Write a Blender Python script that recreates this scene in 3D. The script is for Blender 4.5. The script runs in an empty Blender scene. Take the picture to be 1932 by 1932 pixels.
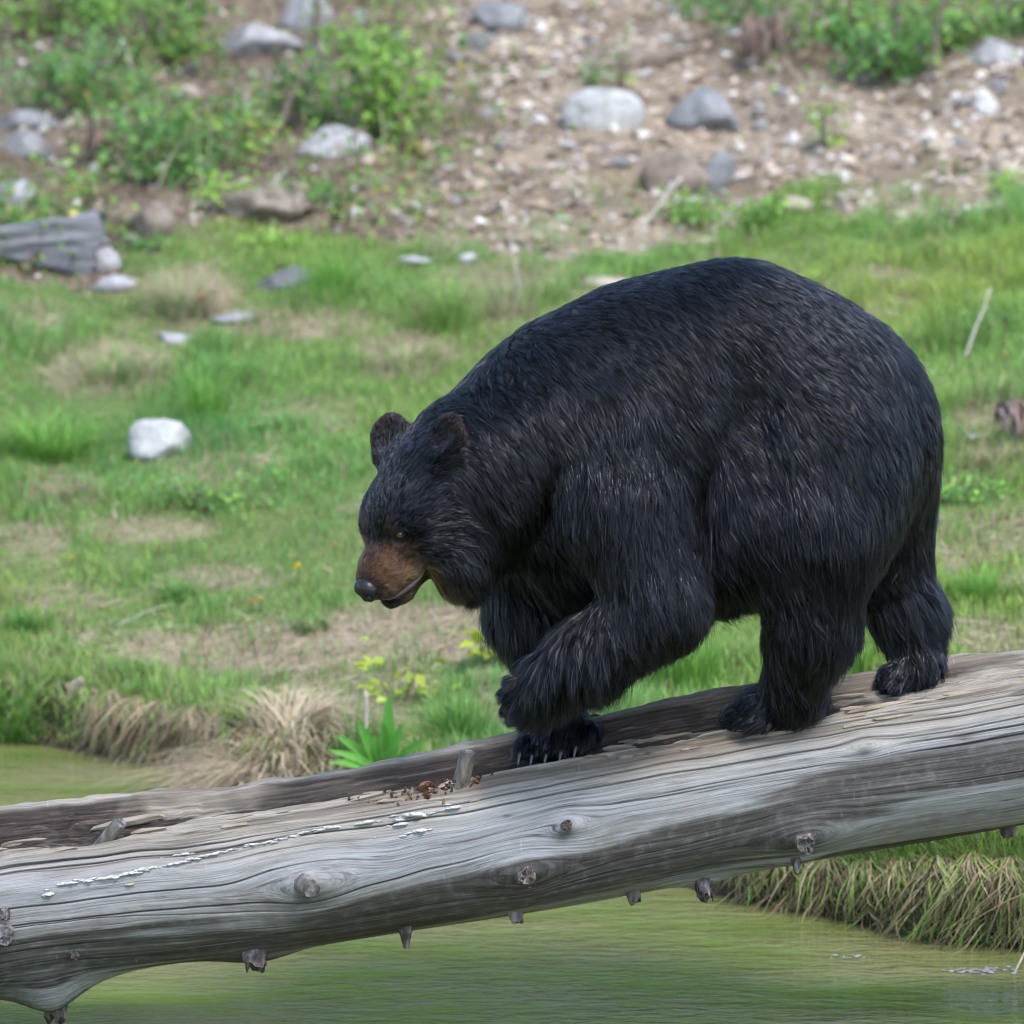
import bpy, bmesh, math, random, itertools
import numpy as np
from mathutils import Vector, Matrix, kdtree

D = bpy.data
SC = bpy.context.scene
COL = SC.collection
R_ = math.radians

# ------------------------------------------------------------------ camera
CAM_Y, CAM_Z, PITCH, FPX, CX = -15.0, 3.6, R_(8.0), 10500.0, 966.0
cam = D.objects.new('camera', D.cameras.new('camera'))
COL.objects.link(cam)
cam.location = (0, CAM_Y, CAM_Z)
cam.rotation_euler = (R_(90) - PITCH, 0, 0)
cam.data.sensor_width = 36.0
cam.data.lens = 36.0 * FPX / 1932.0
cam.data.clip_start, cam.data.clip_end = 0.5, 300
cam.data.dof.use_dof = True
cam.data.dof.focus_distance = 14.95
cam.data.dof.aperture_fstop = 3.5
cam.data.dof.aperture_blades = 9
SC.camera = cam

# ------------------------------------------------------------------ sky and sun
SUN_EL, SUN_AZ = R_(58), R_(150)          # azimuth measured clockwise from +Y (north)
world = D.worlds.new('World'); SC.world = world
world.use_nodes = True
wn = world.node_tree.nodes; wl = world.node_tree.links
wn.clear()
sky = wn.new('ShaderNodeTexSky'); sky.sky_type = 'NISHITA'; sky.sun_disc = False
sky.sun_elevation, sky.sun_rotation = SUN_EL, SUN_AZ
sky.air_density, sky.dust_density, sky.ozone_density = 1.0, 1.2, 1.4
bg = wn.new('ShaderNodeBackground'); bg.inputs['Strength'].default_value = 0.15
wo = wn.new('ShaderNodeOutputWorld')
wl.new(sky.outputs[0], bg.inputs['Color']); wl.new(bg.outputs[0], wo.inputs['Surface'])
sun = D.objects.new('sun', D.lights.new('sun', 'SUN')); COL.objects.link(sun)
sun.data.energy = 1.15; sun.data.angle = R_(14); sun.data.color = (1.0, 1.0, 1.0)
_sd = Vector((math.sin(SUN_AZ) * math.cos(SUN_EL), math.cos(SUN_AZ) * math.cos(SUN_EL), math.sin(SUN_EL)))
sun.rotation_euler = _sd.to_track_quat('Z', 'Y').to_euler()
SC.view_settings.view_transform = 'Standard'
SC.view_settings.look = 'None'
SC.view_settings.exposure = 1.86
SC.view_settings.gamma = 1.0
SC.view_settings.use_curve_mapping = False
SC.render.engine = 'CYCLES'
SC.cycles.use_denoising = True
SC.cycles.denoising_prefilter = 'ACCURATE'
SC.cycles.pixel_filter_type = 'BLACKMAN_HARRIS'
SC.cycles.filter_width = 1.25
SC.cycles.sample_clamp_direct = 4.0
SC.cycles.sample_clamp_indirect = 2.0
SC.cycles.max_bounces = 4
SC.cycles.diffuse_bounces = 2
SC.cycles.glossy_bounces = 2
SC.cycles.transmission_bounces = 2
SC.cycles.adaptive_threshold = 0.018
SC.cycles_curves.shape = 'RIBBONS'

# ------------------------------------------------------------------ helpers
RIGHT = np.array([1.0, 0, 0])
UPV = np.array([0, math.sin(PITCH), math.cos(PITCH)])
FWD = np.array([0, math.cos(PITCH), -math.sin(PITCH)])
CAMP = np.array([0, CAM_Y, CAM_Z])
PXM = FPX / (15.0 / math.cos(PITCH))      # photo pixels (1932 wide) per metre at the bear


def ray(px, py):
    px = np.asarray(px, float); py = np.asarray(py, float)
    return (FWD[None] + ((px - CX) / FPX).reshape(-1, 1) * RIGHT - ((py - CX) / FPX).reshape(-1, 1) * UPV)


def P(px, py, Y):
    d = ray([px], [py])[0]
    return CAMP + d * ((Y - CAM_Y) / d[1])


def project(p):
    q = np.asarray(p) - CAMP
    z = q @ FWD
    return CX + FPX * (q @ RIGHT) / z, CX - FPX * (q @ UPV) / z, z


def sstep(a, b, x):
    t = np.clip((x - a) / (b - a), 0, 1)
    return t * t * (3 - 2 * t)


def _hash(ix, iy, iz, seed):
    with np.errstate(over='ignore'):
        h = (ix.astype(np.uint32) * np.uint32(374761393) + iy.astype(np.uint32) * np.uint32(668265263)
             + iz.astype(np.uint32) * np.uint32(2147483647) + np.uint32(seed * 974711 + 12345))
        h = (h ^ (h >> np.uint32(13))) * np.uint32(1274126177)
        h = h ^ (h >> np.uint32(16))
        h = h * np.uint32(2246822519)
        h = h ^ (h >> np.uint32(15))
    return h.astype(np.float64) / 4294967295.0


def vnoise(x, y, z=None, seed=0):
    x = np.asarray(x, float); y = np.asarray(y, float)
    if z is None:
        x, y = np.broadcast_arrays(x, y)
        ix, iy = np.floor(x).astype(np.int64), np.floor(y).astype(np.int64)
        fx, fy = x - ix, y - iy
        fx = fx * fx * (3 - 2 * fx); fy = fy * fy * (3 - 2 * fy)
        iz = np.int64(0) * ix
        a = _hash(ix, iy, iz, seed); b = _hash(ix + 1, iy, iz, seed); c = _hash(ix, iy + 1, iz, seed); d = _hash(ix + 1, iy + 1, iz, seed)
        t = a + (b - a) * fx
        return (t + (c + (d - c) * fx - t) * fy) * 2 - 1
    z = np.asarray(z, float)
    x, y, z = np.broadcast_arrays(x, y, z)
    ix, iy, iz = np.floor(x).astype(np.int64), np.floor(y).astype(np.int64), np.floor(z).astype(np.int64)
    fx, fy, fz = x - ix, y - iy, z - iz
    fx = fx * fx * (3 - 2 * fx); fy = fy * fy * (3 - 2 * fy); fz = fz * fz * (3 - 2 * fz)
    out = 0
    for dx in (0, 1):
        for dy in (0, 1):
            for dz in (0, 1):
                w = (fx if dx else 1 - fx) * (fy if dy else 1 - fy) * (fz if dz else 1 - fz)
                out = out + w * _hash(ix + dx, iy + dy, iz + dz, seed)
    return out * 2 - 1


def fbm(x, y, z=None, seed=0, octv=4, gain=0.5):
    s, a, t = 0, 1.0, 0
    x = np.asarray(x, float); y = np.asarray(y, float)
    z = None if z is None else np.asarray(z, float)
    f = 1.0
    for o in range(octv):
        s = s + a * vnoise(x * f, y * f, None if z is None else z * f, seed + o * 17)
        t += a; a *= gain; f *= 2.03
    return s / t


_UG = np.linspace(-3.2, 4.2, 5000)
_UC = {}


def u1(u, freq, seed, octv=3, off=0.0):
    """noise along one axis, looked up from a fine table"""
    key = (freq, seed, octv, off)
    if key not in _UC:
        _UC[key] = fbm(_UG * freq + off, _UG * 0 + off, seed=seed, octv=octv)
    return np.interp(u, _UG, _UC[key])


def norm(v):
    return v / np.maximum(np.linalg.norm(v, axis=-1, keepdims=True), 1e-9)


def fast_mesh(name, V, quads=None, tris=None, smooth=True):
    me = D.meshes.new(name)
    V = np.ascontiguousarray(V, np.float32)
    quads = np.zeros((0, 4), np.int32) if quads is None else np.asarray(quads, np.int32)
    tris = np.zeros((0, 3), np.int32) if tris is None else np.asarray(tris, np.int32)
    nl = quads.size + tris.size
    me.vertices.add(len(V)); me.vertices.foreach_set('co', V.ravel())
    me.loops.add(nl); me.loops.foreach_set('vertex_index', np.concatenate([quads.ravel(), tris.ravel()]).astype(np.int32))
    me.polygons.add(len(quads) + len(tris))
    ls = np.concatenate([np.arange(len(quads)) * 4, quads.size + np.arange(len(tris)) * 3]).astype(np.int32)
    me.polygons.foreach_set('loop_start', ls)
    me.polygons.foreach_set('use_smooth', np.full(len(ls), smooth, bool))
    me.update(calc_edges=True)
    return me


def set_color(me, name, col):
    a = me.color_attributes.new(name, 'FLOAT_COLOR', 'POINT')
    c = np.ones((len(me.vertices), 4), np.float32)
    c[:, :col.shape[1]] = col
    a.data.foreach_set('color', c.ravel())


def set_float(me, name, v):
    a = me.attributes.new(name, 'FLOAT', 'POINT')
    a.data.foreach_set('value', np.ascontiguousarray(v, np.float32))


def set_vec(me, name, v):
    a = me.attributes.new(name, 'FLOAT_VECTOR', 'POINT')
    a.data.foreach_set('vector', np.ascontiguousarray(v, np.float32).ravel())


def link(name, me, mat=None, parent=None, loc=None):
    o = D.objects.new(name, me); COL.objects.link(o)
    if mat is not None and me is not None:
        if len(me.materials) == 0:
            me.materials.append(mat)
    if parent is not None:
        o.parent = parent
    if loc is not None:
        o.location = loc
    return o


def tag(o, label=None, cat=None, group=None, kind=None):
    if label: o['label'] = label
    if cat: o['category'] = cat
    if group: o['group'] = group
    if kind: o['kind'] = kind
    return o


class NT:
    """small node-tree writer"""
    def __init__(s, name):
        s.m = D.materials.new(name); s.m.use_nodes = True
        s.t = s.m.node_tree; s.t.nodes.clear()
        s.out = s.t.nodes.new('ShaderNodeOutputMaterial')

    def n(s, typ, **kw):
        nd = s.t.nodes.new(typ)
        for k, v in kw.items():
            setattr(nd, k, v)
        return nd

    def set(s, sock, v):
        if hasattr(v, 'is_linked') or isinstance(v, bpy.types.NodeSocket):
            s.t.links.new(v, sock)
        elif isinstance(v, (tuple, list)) and len(v) == 3 and sock.type == 'RGBA':
            sock.default_value = (*v, 1)
        else:
            sock.default_value = v

    def attr(s, name, out='Color'):
        nd = s.n('ShaderNodeAttribute', attribute_name=name)
        return nd.outputs[out]

    def mix(s, f, a, b, blend='MIX'):
        nd = s.n('ShaderNodeMix', data_type='RGBA', blend_type=blend)
        s.set(nd.inputs[0], f); s.set(nd.inputs[6], a); s.set(nd.inputs[7], b)
        return nd.outputs[2]

    def math(s, op, a, b=0.0, clamp=False):
        nd = s.n('ShaderNodeMath', operation=op, use_clamp=clamp)
        s.set(nd.inputs[0], a); s.set(nd.inputs[1], b)
        return nd.outputs[0]

    def noise(s, vec, scale, detail=4.0, rough=0.55, out=0, dist=0.0):
        nd = s.n('ShaderNodeTexNoise')
        if vec is not None: s.set(nd.inputs['Vector'], vec)
        nd.inputs['Scale'].default_value = scale; nd.inputs['Detail'].default_value = detail
        nd.inputs['Roughness'].default_value = rough; nd.inputs['Distortion'].default_value = dist
        return nd.outputs[out]

    def ramp(s, f, stops, interp='LINEAR'):
        nd = s.n('ShaderNodeValToRGB'); cr = nd.color_ramp; cr.interpolation = interp
        while len(cr.elements) < len(stops): cr.elements.new(0.5)
        for e, (p, c) in zip(cr.elements, stops):
            e.position = p; e.color = (*c, 1) if isinstance(c, tuple) else (c, c, c, 1)
        s.set(nd.inputs[0], f)
        return nd.outputs[0]

    def mapping(s, vec, scale=(1, 1, 1), loc=(0, 0, 0)):
        nd = s.n('ShaderNodeMapping'); s.set(nd.inputs[0], vec)
        nd.inputs['Scale'].default_value = scale; nd.inputs['Location'].default_value = loc
        return nd.outputs[0]

    def bump(s, h, strength=0.5, dist=0.01, normal=None):
        nd = s.n('ShaderNodeBump'); nd.inputs['Strength'].default_value = strength
        nd.inputs['Distance'].default_value = dist; s.set(nd.inputs['Height'], h)
        if normal is not None: s.set(nd.inputs['Normal'], normal)
        return nd.outputs[0]

    def obj(s):
        return s.n('ShaderNodeTexCoord').outputs['Object']

    def bsdf(s, color, rough=0.8, normal=None, spec=0.5, **kw):
        nd = s.n('ShaderNodeBsdfPrincipled')
        s.set(nd.inputs['Base Color'], color); s.set(nd.inputs['Roughness'], rough)
        nd.inputs['Specular IOR Level'].default_value = spec
        if normal is not None: s.set(nd.inputs['Normal'], normal)
        for k, v in kw.items(): s.set(nd.inputs[k], v)
        s.t.links.new(nd.outputs[0], s.out.inputs[0])
        return nd


def leaf_material(name, trans=0.35, rough=0.5, spec=0.35):
    m = NT(name)
    c = m.attr('tint')
    p = m.bsdf(c, rough, spec=spec)
    tr = m.n('ShaderNodeBsdfTranslucent'); m.set(tr.inputs[0], c)
    mx = m.n('ShaderNodeMixShader'); mx.inputs[0].default_value = trans
    m.t.links.new(p.outputs[0], mx.inputs[1]); m.t.links.new(tr.outputs[0], mx.inputs[2])
    m.t.links.new(mx.outputs[0], m.out.inputs[0])
    return m.m


M_GRASS = leaf_material('grass_blade', 0.3, 0.6, 0.25)
M_LEAF = leaf_material('green_leaf', 0.4, 0.5, 0.35)
M_STRAW = leaf_material('dry_straw', 0.15, 0.7, 0.2)

# ------------------------------------------------------------------ terrain
SHX = np.array([-9, -2.6, -1.79, -1.42, -1.1, -0.85, -0.45, 0.2, 0.72, 1.05, 1.3, 1.60, 2.0, 2.6, 3.4, 6])
SHPX = [(-90, 1392), (0, 1396), (190, 1424), (330, 1442), (470, 1486), (640, 1530), (900, 1590), (1400, 1690), (1560, 1722), (1700, 1757), (1932, 1792)]
_sh = []
for a, b in SHPX:
    d = ray([a], [b])[0]; t = -CAM_Z / d[2]
    _sh.append((d[0] * t, CAM_Y + d[1] * t))
_sh = [(-9, _sh[0][1] + .5), (-4, _sh[0][1] + .2)] + _sh + [(2.2, 0.95), (2.9, 0.1), (3.6, -1.4), (6, -4), (30, -9)]
SHX = np.array([p[0] for p in _sh]); SHY = np.array([p[1] for p in _sh])


def y_shore(x):
    return np.interp(x, SHX, SHY) + 0.05 * vnoise(np.asarray(x) * 3.1, np.asarray(x) * 0 + 3, seed=5)


def height(x, y):
    x = np.asarray(x, float); y = np.asarray(y, float)
    ys = y_shore(x)
    s = y - ys
    bank = 0.16 + 0.05 * vnoise(x * 2.2, x * 0, seed=9) + 0.12 * sstep(1.0, 2.2, x)
    up = bank * sstep(-0.02, 0.16, s)
    t = np.clip(s / (10 - ys), 0, None)
    rise = 1.18 * np.minimum(t, 1) ** 0.95 + 0.175 * np.clip(y - 10, 0, 6.5) + 0.55 * np.clip(y - 16.5, 0, 40)
    bed = -0.5 * sstep(0, -1.2, s)
    near = 2.1 * sstep(-10.5, -14.0, y)
    lump = 0.075 * fbm(x * 1.1, y * 0.9, seed=3, octv=4) + 0.10 * vnoise(x * 0.35, y * 0.4, seed=4)
    rough = (0.05 * fbm(x * 4.5, y * 3.5, seed=13, octv=3) + 0.09 * np.abs(fbm(x * 1.3, y * 1.6, seed=14, octv=2))) * sstep(8.5, 10.8, y)
    rise = rise + 0.75 * np.exp(-((x - 3.3) / .5) ** 2 - ((y - 0.1) / .9) ** 2)
    land = np.maximum(up + rise + (lump + rough) * sstep(0.0, 0.8, s), 0)
    return np.where(s > -0.02, np.maximum(land, -0.02), np.maximum(bed, -0.5)) + near


_HX = np.linspace(-4.6, 4.6, 420); _HY = np.linspace(0.0, 24.0, 900)
_HT = height(*np.meshgrid(_HX, _HY, indexing='ij'))


def hlook(x, y):
    fx = np.clip((x - _HX[0]) / (_HX[1] - _HX[0]), 0, len(_HX) - 1.001); fy = np.clip((y - _HY[0]) / (_HY[1] - _HY[0]), 0, len(_HY) - 1.001)
    i, j = fx.astype(int), fy.astype(int); fx, fy = fx - i, fy - j
    return (_HT[i, j] * (1 - fx) + _HT[i + 1, j] * fx) * (1 - fy) + (_HT[i, j + 1] * (1 - fx) + _HT[i + 1, j + 1] * fx) * fy


def ground_hit(px, py):
    px = np.atleast_1d(np.asarray(px, float)); py = np.atleast_1d(np.asarray(py, float))
    d = ray(px, py)
    Y = np.arange(0.5, 24.0, 0.012)[None]
    t = (Y - CAM_Y) / d[:, 1:2]
    x = d[:, :1] * t; z = CAMP[2] + d[:, 2:] * t
    ok = (z <= hlook(x, Y + 0 * x)) & (Y > np.interp(x, SHX, SHY))
    k = np.where(ok.any(1), ok.argmax(1), Y.shape[1] - 1)
    r = np.arange(len(px))
    res = np.stack([x[r, k], Y[0, k], z[r, k]], -1)
    res[:, 2] = height(res[:, 0], res[:, 1])
    return res


DBX = [-600, 0, 200, 350, 500, 700, 800, 950, 1100, 1200, 1300, 1500, 1700, 1932, 2500]
DBY = [480, 500, 470, 430, 420, 430, 445, 490, 520, 525, 490, 428, 432, 412, 390]
STRAW = [(350, 560, 110, 60, 1), (500, 610, 260, 30, .9), (200, 690, 130, 50, .8), (760, 665, 90, 45, .9), (60, 600, 90, 40, .5),
         (110, 930, 70, 40, .6), (560, 1225, 370, 48, 1), (800, 1185, 170, 50, .9), (430, 1090, 120, 22, .6), (260, 1000, 140, 22, .6), (640, 1300, 190, 40, .7),
         (950, 1330, 120, 50, .4), (1870, 800, 110, 45, 1), (1880, 870, 90, 40, .8), (1830, 1050, 80, 30, .7), (1860, 1200, 100, 40, .5),
         (870, 600, 140, 60, .4), (1650, 560, 120, 40, .3), (420, 880, 100, 30, .3), (620, 780, 120, 40, .3), (90, 1120, 120, 25, .4),
         (1200, 560, 120, 25, .5), (950, 520, 130, 30, .5)]


def zones(x, y):
    z = height(x, y)
    px, py, _ = project(np.stack([x, y, z], -1))
    n = fbm(x * 2.2, y * 1.6, seed=21, octv=4)
    n2 = fbm(x * 6, y * 5, seed=31, octv=3)
    bl = np.interp(px, DBX, DBY) + 150 * n + 60 * n2
    dirt = sstep(22, -26, py - bl)
    straw = np.zeros_like(px)
    for cx, cy, rx, ry, a in STRAW:
        r = np.sqrt(((px - cx) / rx) ** 2 + ((py - cy) / ry) ** 2)
        straw = np.maximum(straw, a * sstep(1.25, 0.55, r + 0.45 * n + 0.25 * n2))
    straw = np.maximum(straw, 0.75 * sstep(0.25, 0.6, n2 * 0.5 + n * 0.9))
    straw = straw * (1 - dirt)
    wood = dirt * np.maximum(sstep(980, 700, px + 170 * n + 90 * n2), sstep(190, 70, py + 70 * n + 40 * n2) * sstep(1180, 1380, px + 60 * n))
    return dirt, straw, wood, px, py


def axis(segs):
    out = [segs[0][0]]
    for a, b, h in segs:
        n = max(1, int(round((b - a) / h)))
        out += list(np.linspace(a, b, n + 1)[1:])
    return np.array(out)


gx = axis([(-34, -8, 2.0), (-8, -3.6, 0.25), (-3.6, 3.6, 0.035), (3.6, 8, 0.25), (8, 34, 2.0)])
gy = axis([(-40, -14, 2.0), (-14, -8, 0.3), (-8, 0.6, 0.5), (0.6, 5.6, 0.03), (5.6, 17, 0.045), (17, 22, 0.2), (22, 60, 2.0)])
GX, GY = np.meshgrid(gx, gy, indexing='ij')
GZ = height(GX, GY)
nx_, ny_ = GX.shape
ii = np.arange(nx_ * ny_).reshape(nx_, ny_)
gq = np.stack([ii[:-1, :-1], ii[1:, :-1], ii[1:, 1:], ii[:-1, 1:]], -1).reshape(-1, 4)
me = fast_mesh('ground', np.stack([GX, GY, GZ], -1).reshape(-1, 3), gq)
dz, sz_, zw_, _, _ = zones(GX.ravel(), GY.ravel())
bankm = (1 - sstep(0.10, 0.24, GZ.ravel())) * (GY.ravel() > -8)
set_color(me, 'zone', np.stack([dz, sz_, bankm], -1)); set_float(me, 'humus', zw_)
m = NT('ground_soil')
oc = m.obj()
zc = m.n('ShaderNodeSeparateColor'); m.set(zc.inputs[0], m.attr('zone'))
n1 = m.noise(oc, 9.0, 6, 0.65); n2 = m.noise(oc, 45.0, 5, 0.7); n3 = m.noise(oc, 2.2, 3)
dirt = m.ramp(n2, [(0.25, (0.14, 0.10, 0.066)), (0.5, (0.32, 0.245, 0.17)), (0.72, (0.45, 0.365, 0.27))])
dirt = m.mix(m.ramp(n1, [(0.4, 0.0), (0.62, 0.7)]), dirt, (0.34, 0.275, 0.20))
dirt = m.mix(m.ramp(n3, [(0.42, 0.0), (0.6, 0.75)]), dirt, (0.15, 0.11, 0.075))
turf = m.ramp(n2, [(0.25, (0.045, 0.056, 0.018)), (0.5, (0.11, 0.145, 0.042)), (0.75, (0.20, 0.23, 0.085))])  # soil under the blades, darkened to stand in for shade between tufts
straw = m.ramp(n2, [(0.25, (0.16, 0.12, 0.08)), (0.55, (0.36, 0.28, 0.19)), (0.8, (0.52, 0.43, 0.30))])
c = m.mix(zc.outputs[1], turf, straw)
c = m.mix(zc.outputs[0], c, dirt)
c = m.mix(m.math('MULTIPLY', m.attr('humus', 'Fac'), m.ramp(n1, [(.35, .3), (.6, .95)])), c, m.ramp(n2, [(.3, (.03, .02, .014)), (.7, (.13, .088, .06))]))
c = m.mix(zc.outputs[2], c, (0.045, 0.032, 0.021))
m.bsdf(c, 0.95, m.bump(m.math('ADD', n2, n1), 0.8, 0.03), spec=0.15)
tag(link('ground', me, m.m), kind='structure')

# ------------------------------------------------------------------ water
wx = axis([(-30, 30, 3)]); wy = axis([(-12, 8, 2)])
WX, WY = np.meshgrid(wx, wy, indexing='ij')
jj = np.arange(WX.size).reshape(WX.shape)
me = fast_mesh('water', np.stack([WX, WY, WX * 0], -1).reshape(-1, 3),
               np.stack([jj[:-1, :-1], jj[1:, :-1], jj[1:, 1:], jj[:-1, 1:]], -1).reshape(-1, 4))
m = NT('pond_water')
oc = m.obj()
w1 = m.noise(m.mapping(oc, (5.0, 13.0, 1)), 1.6, 4, 0.55, dist=0.6)
w2 = m.noise(m.mapping(oc, (1.0, 2.2, 1)), 1.1, 2)
w3 = m.noise(m.mapping(oc, (30.0, 70.0, 1)), 1.0, 2)
gate = m.ramp(w2, [(0.36, 0.25), (0.62, 1.0)])
hgt = m.math('MULTIPLY', w1, gate)
murk = m.mix(m.ramp(w2, [(0.35, 0.0), (0.65, 1.0)]), (0.10, 0.13, 0.03), (0.155, 0.145, 0.058))
m.bsdf(murk, 0.04, m.bump(hgt, 1.0, 0.028), spec=0.5, IOR=1.33)
tag(link('water', me, m.m), kind='structure')

# ------------------------------------------------------------------ fallen log
LOGY = 0.06
LPX = np.array([-700, -300, 0, 200, 400, 600, 800, 966, 1200, 1400, 1600, 1800, 1932, 2200, 2900])
LTOP = np.array([1672, 1565, 1518, 1502, 1494, 1466, 1430, 1400, 1338, 1303, 1274, 1247, 1230, 1185, 1062])
LBOT = np.array([2028, 1925, 1872, 1836, 1814, 1788, 1755, 1732, 1690, 1652, 1614, 1582, 1558, 1508, 1370])
LNEAR = np.array([1750, 1645, 1592, 1580, 1537, 1500, 1482, 1452, 1404, 1372, 1335, 1300, 1275, 1225, 1110])
_DX = np.array([0, 180, 250, 420, 560, 640, 960, 1080, 1180, 1560, 1640, 1800, 1932]); LDEPV = np.array([.34, .34, .16, .15, .28, .36, .34, .26, .34, .32, .22, .14, .17])
_DU = (_DX - CX) / PXM
LCZ = np.array([P(a, b, LOGY)[2] for a, b in zip(LPX, (LTOP + LBOT) / 2)])
LX = (LPX - CX) / PXM
TILT = math.atan2(LCZ[-3] - LCZ[2], LX[-3] - LX[2])
LT = np.array([math.cos(TILT), 0, math.sin(TILT)]); LN = np.array([-math.sin(TILT), 0, math.cos(TILT)]); LB = np.array([0, -1.0, 0])
LR = (LBOT - LTOP) / 2 / PXM * math.cos(TILT)
_off = ((LTOP + LBOT) / 2 - LNEAR) / ((LBOT - LTOP) / 2)
LEN_ = np.degrees(np.arcsin(np.clip(_off, -1, 1))) + 8


def smooth_interp(x, xs, ys):
    return sum(np.interp(x + o, xs, ys) for o in (-.16, -.08, 0, .08, .16)) / 5


# knots: photo pixel, warp size
KNOTS = [(587, 1655, .05), (985, 1635, .05), (1072, 1547, .03), (1502, 1573, .05), (1480, 1625, .035), (60, 1870, .09), (455, 1820, .06), (1305, 1665, .04), (1640, 1400, .02)]


def log_uv(px, py):
    c = np.interp(px, LPX, (LTOP + LBOT) / 2); r = np.interp(px, LPX, (LBOT - LTOP) / 2)
    e = math.degrees(math.asin(max(-1, min(1, (c - py) / r)))) + 8
    return (px - CX) / PXM, e


KUV = [(*log_uv(a, b), s) for a, b, s in KNOTS]
CRACK_E = [47, 40, 33, 26.5, 20, 13, 4, -8, -20, -31, -46, -62, 120, 150]


def log_surface(u, e, full=False):
    """u: x in metres, e: elevation in degrees (0 faces the camera, 90 up)"""
    R = smooth_interp(u, LX, LR)
    cz = smooth_interp(u, LX, LCZ)
    w = np.radians(e) * R
    bul = np.zeros_like(u); dw = np.zeros_like(u)
    for ku, ke, s in KUV:
        kw = np.radians(ke) * R
        du, dv = u - ku, w - kw
        g = np.exp(-(du / (s * 1.9)) ** 2 - (dv / (s * 1.1)) ** 2)
        bul += 0.42 * s * g
        far = np.exp(-(du / (s * 3.0)) ** 2 - (np.abs(dv) / (s * 2.2)) ** 2)
        dw += np.tanh(dv / (s * .5)) * s * 0.75 * far
    ww = w - dw + 0.009 * fbm(u * 1.0, e * 0.004, seed=40, octv=2) + 0.004 * vnoise(u * 9, w * 6, seed=41)
    # the rotted trough along the top
    en = smooth_interp(u, LX, LEN_) + 5.0 * u1(u, 5, 42, 4)
    ef = 90 + 6 * u1(u, 4, 43)
    dep = smooth_interp(u, _DU, LDEPV) * (1 + 0.25 * u1(u, 6, 44))
    tr = sstep(0, 5, e - en) * (1 - sstep(-13, 0, e - ef))
    strat = np.round(fbm(u * 3, ww * 40, seed=45, octv=3) * 4) / 4
    dR = -dep * R * tr * (1 + 0.30 * strat + 0.35 * fbm(u * 3.5, e * 0.45, seed=57, octv=3) * sstep(70, 80, e) + 0.22 * fbm(u * 14, ww * 60, seed=46, octv=3) + 0.16 * fbm(u * 5, e * 1.1, seed=64, octv=3))
    lipz = np.exp(-((e - ef - 6) / 9) ** 2)
    dR += lipz * (0.012 + 0.018 * u1(u, 3.2, 47) + 0.012 * fbm(u * 11, e * 0.06, seed=59, octv=3))
    # splintered shelf below the near edge of the trough
    shelf = sstep(-16, -2, e - en) * (1 - sstep(-2, 2, e - en))
    sh = sstep(0.0, 0.12, fbm(u * 2.6, ww * 22, seed=48, octv=3))
    sh2 = sstep(0.0, 0.10, fbm(u * 1.7, ww * 34, seed=58, octv=2))
    dR -= 0.011 * shelf * sh + 0.006 * sstep(-26, -8, e - en) * (1 - sstep(-2, 2, e - en)) * sh2
    # long ridges
    dR += 0.010 * fbm(u * 0.9, ww * 7, seed=49, octv=2) * (0.5 + 0.5 * sstep(25, -10, e)) + 0.0022 * fbm(u * 2.2, ww * 34, seed=50, octv=3)
    dR += bul
    dR += 0.045 * np.exp(-((u + 1.315) / .085) ** 2 - ((e + 72) / 22) ** 2)
    # drying cracks that follow the grain
    crack = np.zeros_like(u)
    for i, e0 in enumerate(CRACK_E):
        path = np.radians(e0) * 0.24 + 0.012 * u1(u, 0.9, 60 + i, 3, i * 7.3)
        d = ww - path
        gate = sstep(-0.25, 0.05, u1(u, 0.8, 90, 2, i * 3.1))
        wid = 0.0012 + 0.0010 * gate
        crack = np.maximum(crack, gate * np.exp(-(d / wid) ** 2))
    for i in range(9):
        path = (-1.1 + 0.22 * i) * 0.24 + 0.02 * u1(u, 1.3, 130 + i, 3, i * 5.7)
        gate = sstep(0.12, 0.35, u1(u, 1.5, 150, 2, i * 2.7))
        crack = np.maximum(crack, 0.75 * gate * np.exp(-((ww - path) / 0.0014) ** 2))
    dR -= 0.0065 * crack * (1 - tr)
    r = R + dR
    ce, se = np.cos(np.radians(e)), np.sin(np.radians(e))
    C = np.stack([u, u * 0 + LOGY, cz], -1)
    p = C + (r * ce)[..., None] * LB + (r * se)[..., None] * LN
    if not full:
        return p
    # wood colour masks (what the wood itself is like)
    trr = sstep(0, 4, e - en) * (1 - sstep(-3.5, 0.5, e - ef))
    rot = np.maximum(trr * sstep(-0.42, 0.10, fbm(u * 2.4, ww * 16, seed=51, octv=4) + 0.75 * sstep(0.15, 0.27, dep) - 0.42), shelf * sh * 0.45)
    band = fbm(u * 0.75, ww * 9.5, seed=52, octv=5) + 0.34 * fbm(u * 2.2, ww * 26, seed=53, octv=4)
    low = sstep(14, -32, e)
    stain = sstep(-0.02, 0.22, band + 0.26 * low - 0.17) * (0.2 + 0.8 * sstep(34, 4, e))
    stain = np.maximum(stain, 0.8 * sstep(-0.02, -0.25, u + 1.28 + 0.1 * vnoise(w * 8, u * 0, seed=54)) * sstep(-8, -20, e))
    for ku, ke, s in KUV:
        kw = np.radians(ke) * R
        stain = np.maximum(stain, 0.75 * np.exp(-((u - ku + .3 * s) / (s * 1.2)) ** 2 - ((w - kw + s * .75) / (s * .5)) ** 2))
    brown = sstep(-0.05, 0.35, fbm(u * 1.6, ww * 6, seed=55, octv=4)) * sstep(22, -20, e)
    tan = sstep(8, 48, e + 10 * fbm(u * 1.5, ww * 10, seed=56, octv=3))
    return p, dict(rot=rot * (1 - .0 * tr), crack=crack * (1 - 0.5 * tr), stain=stain * (1 - tr), tan=tan, brown=brown, ww=ww, dR=dR, slab=sh * sstep(-24, -6, e - en) * (1 - tr))


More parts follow.
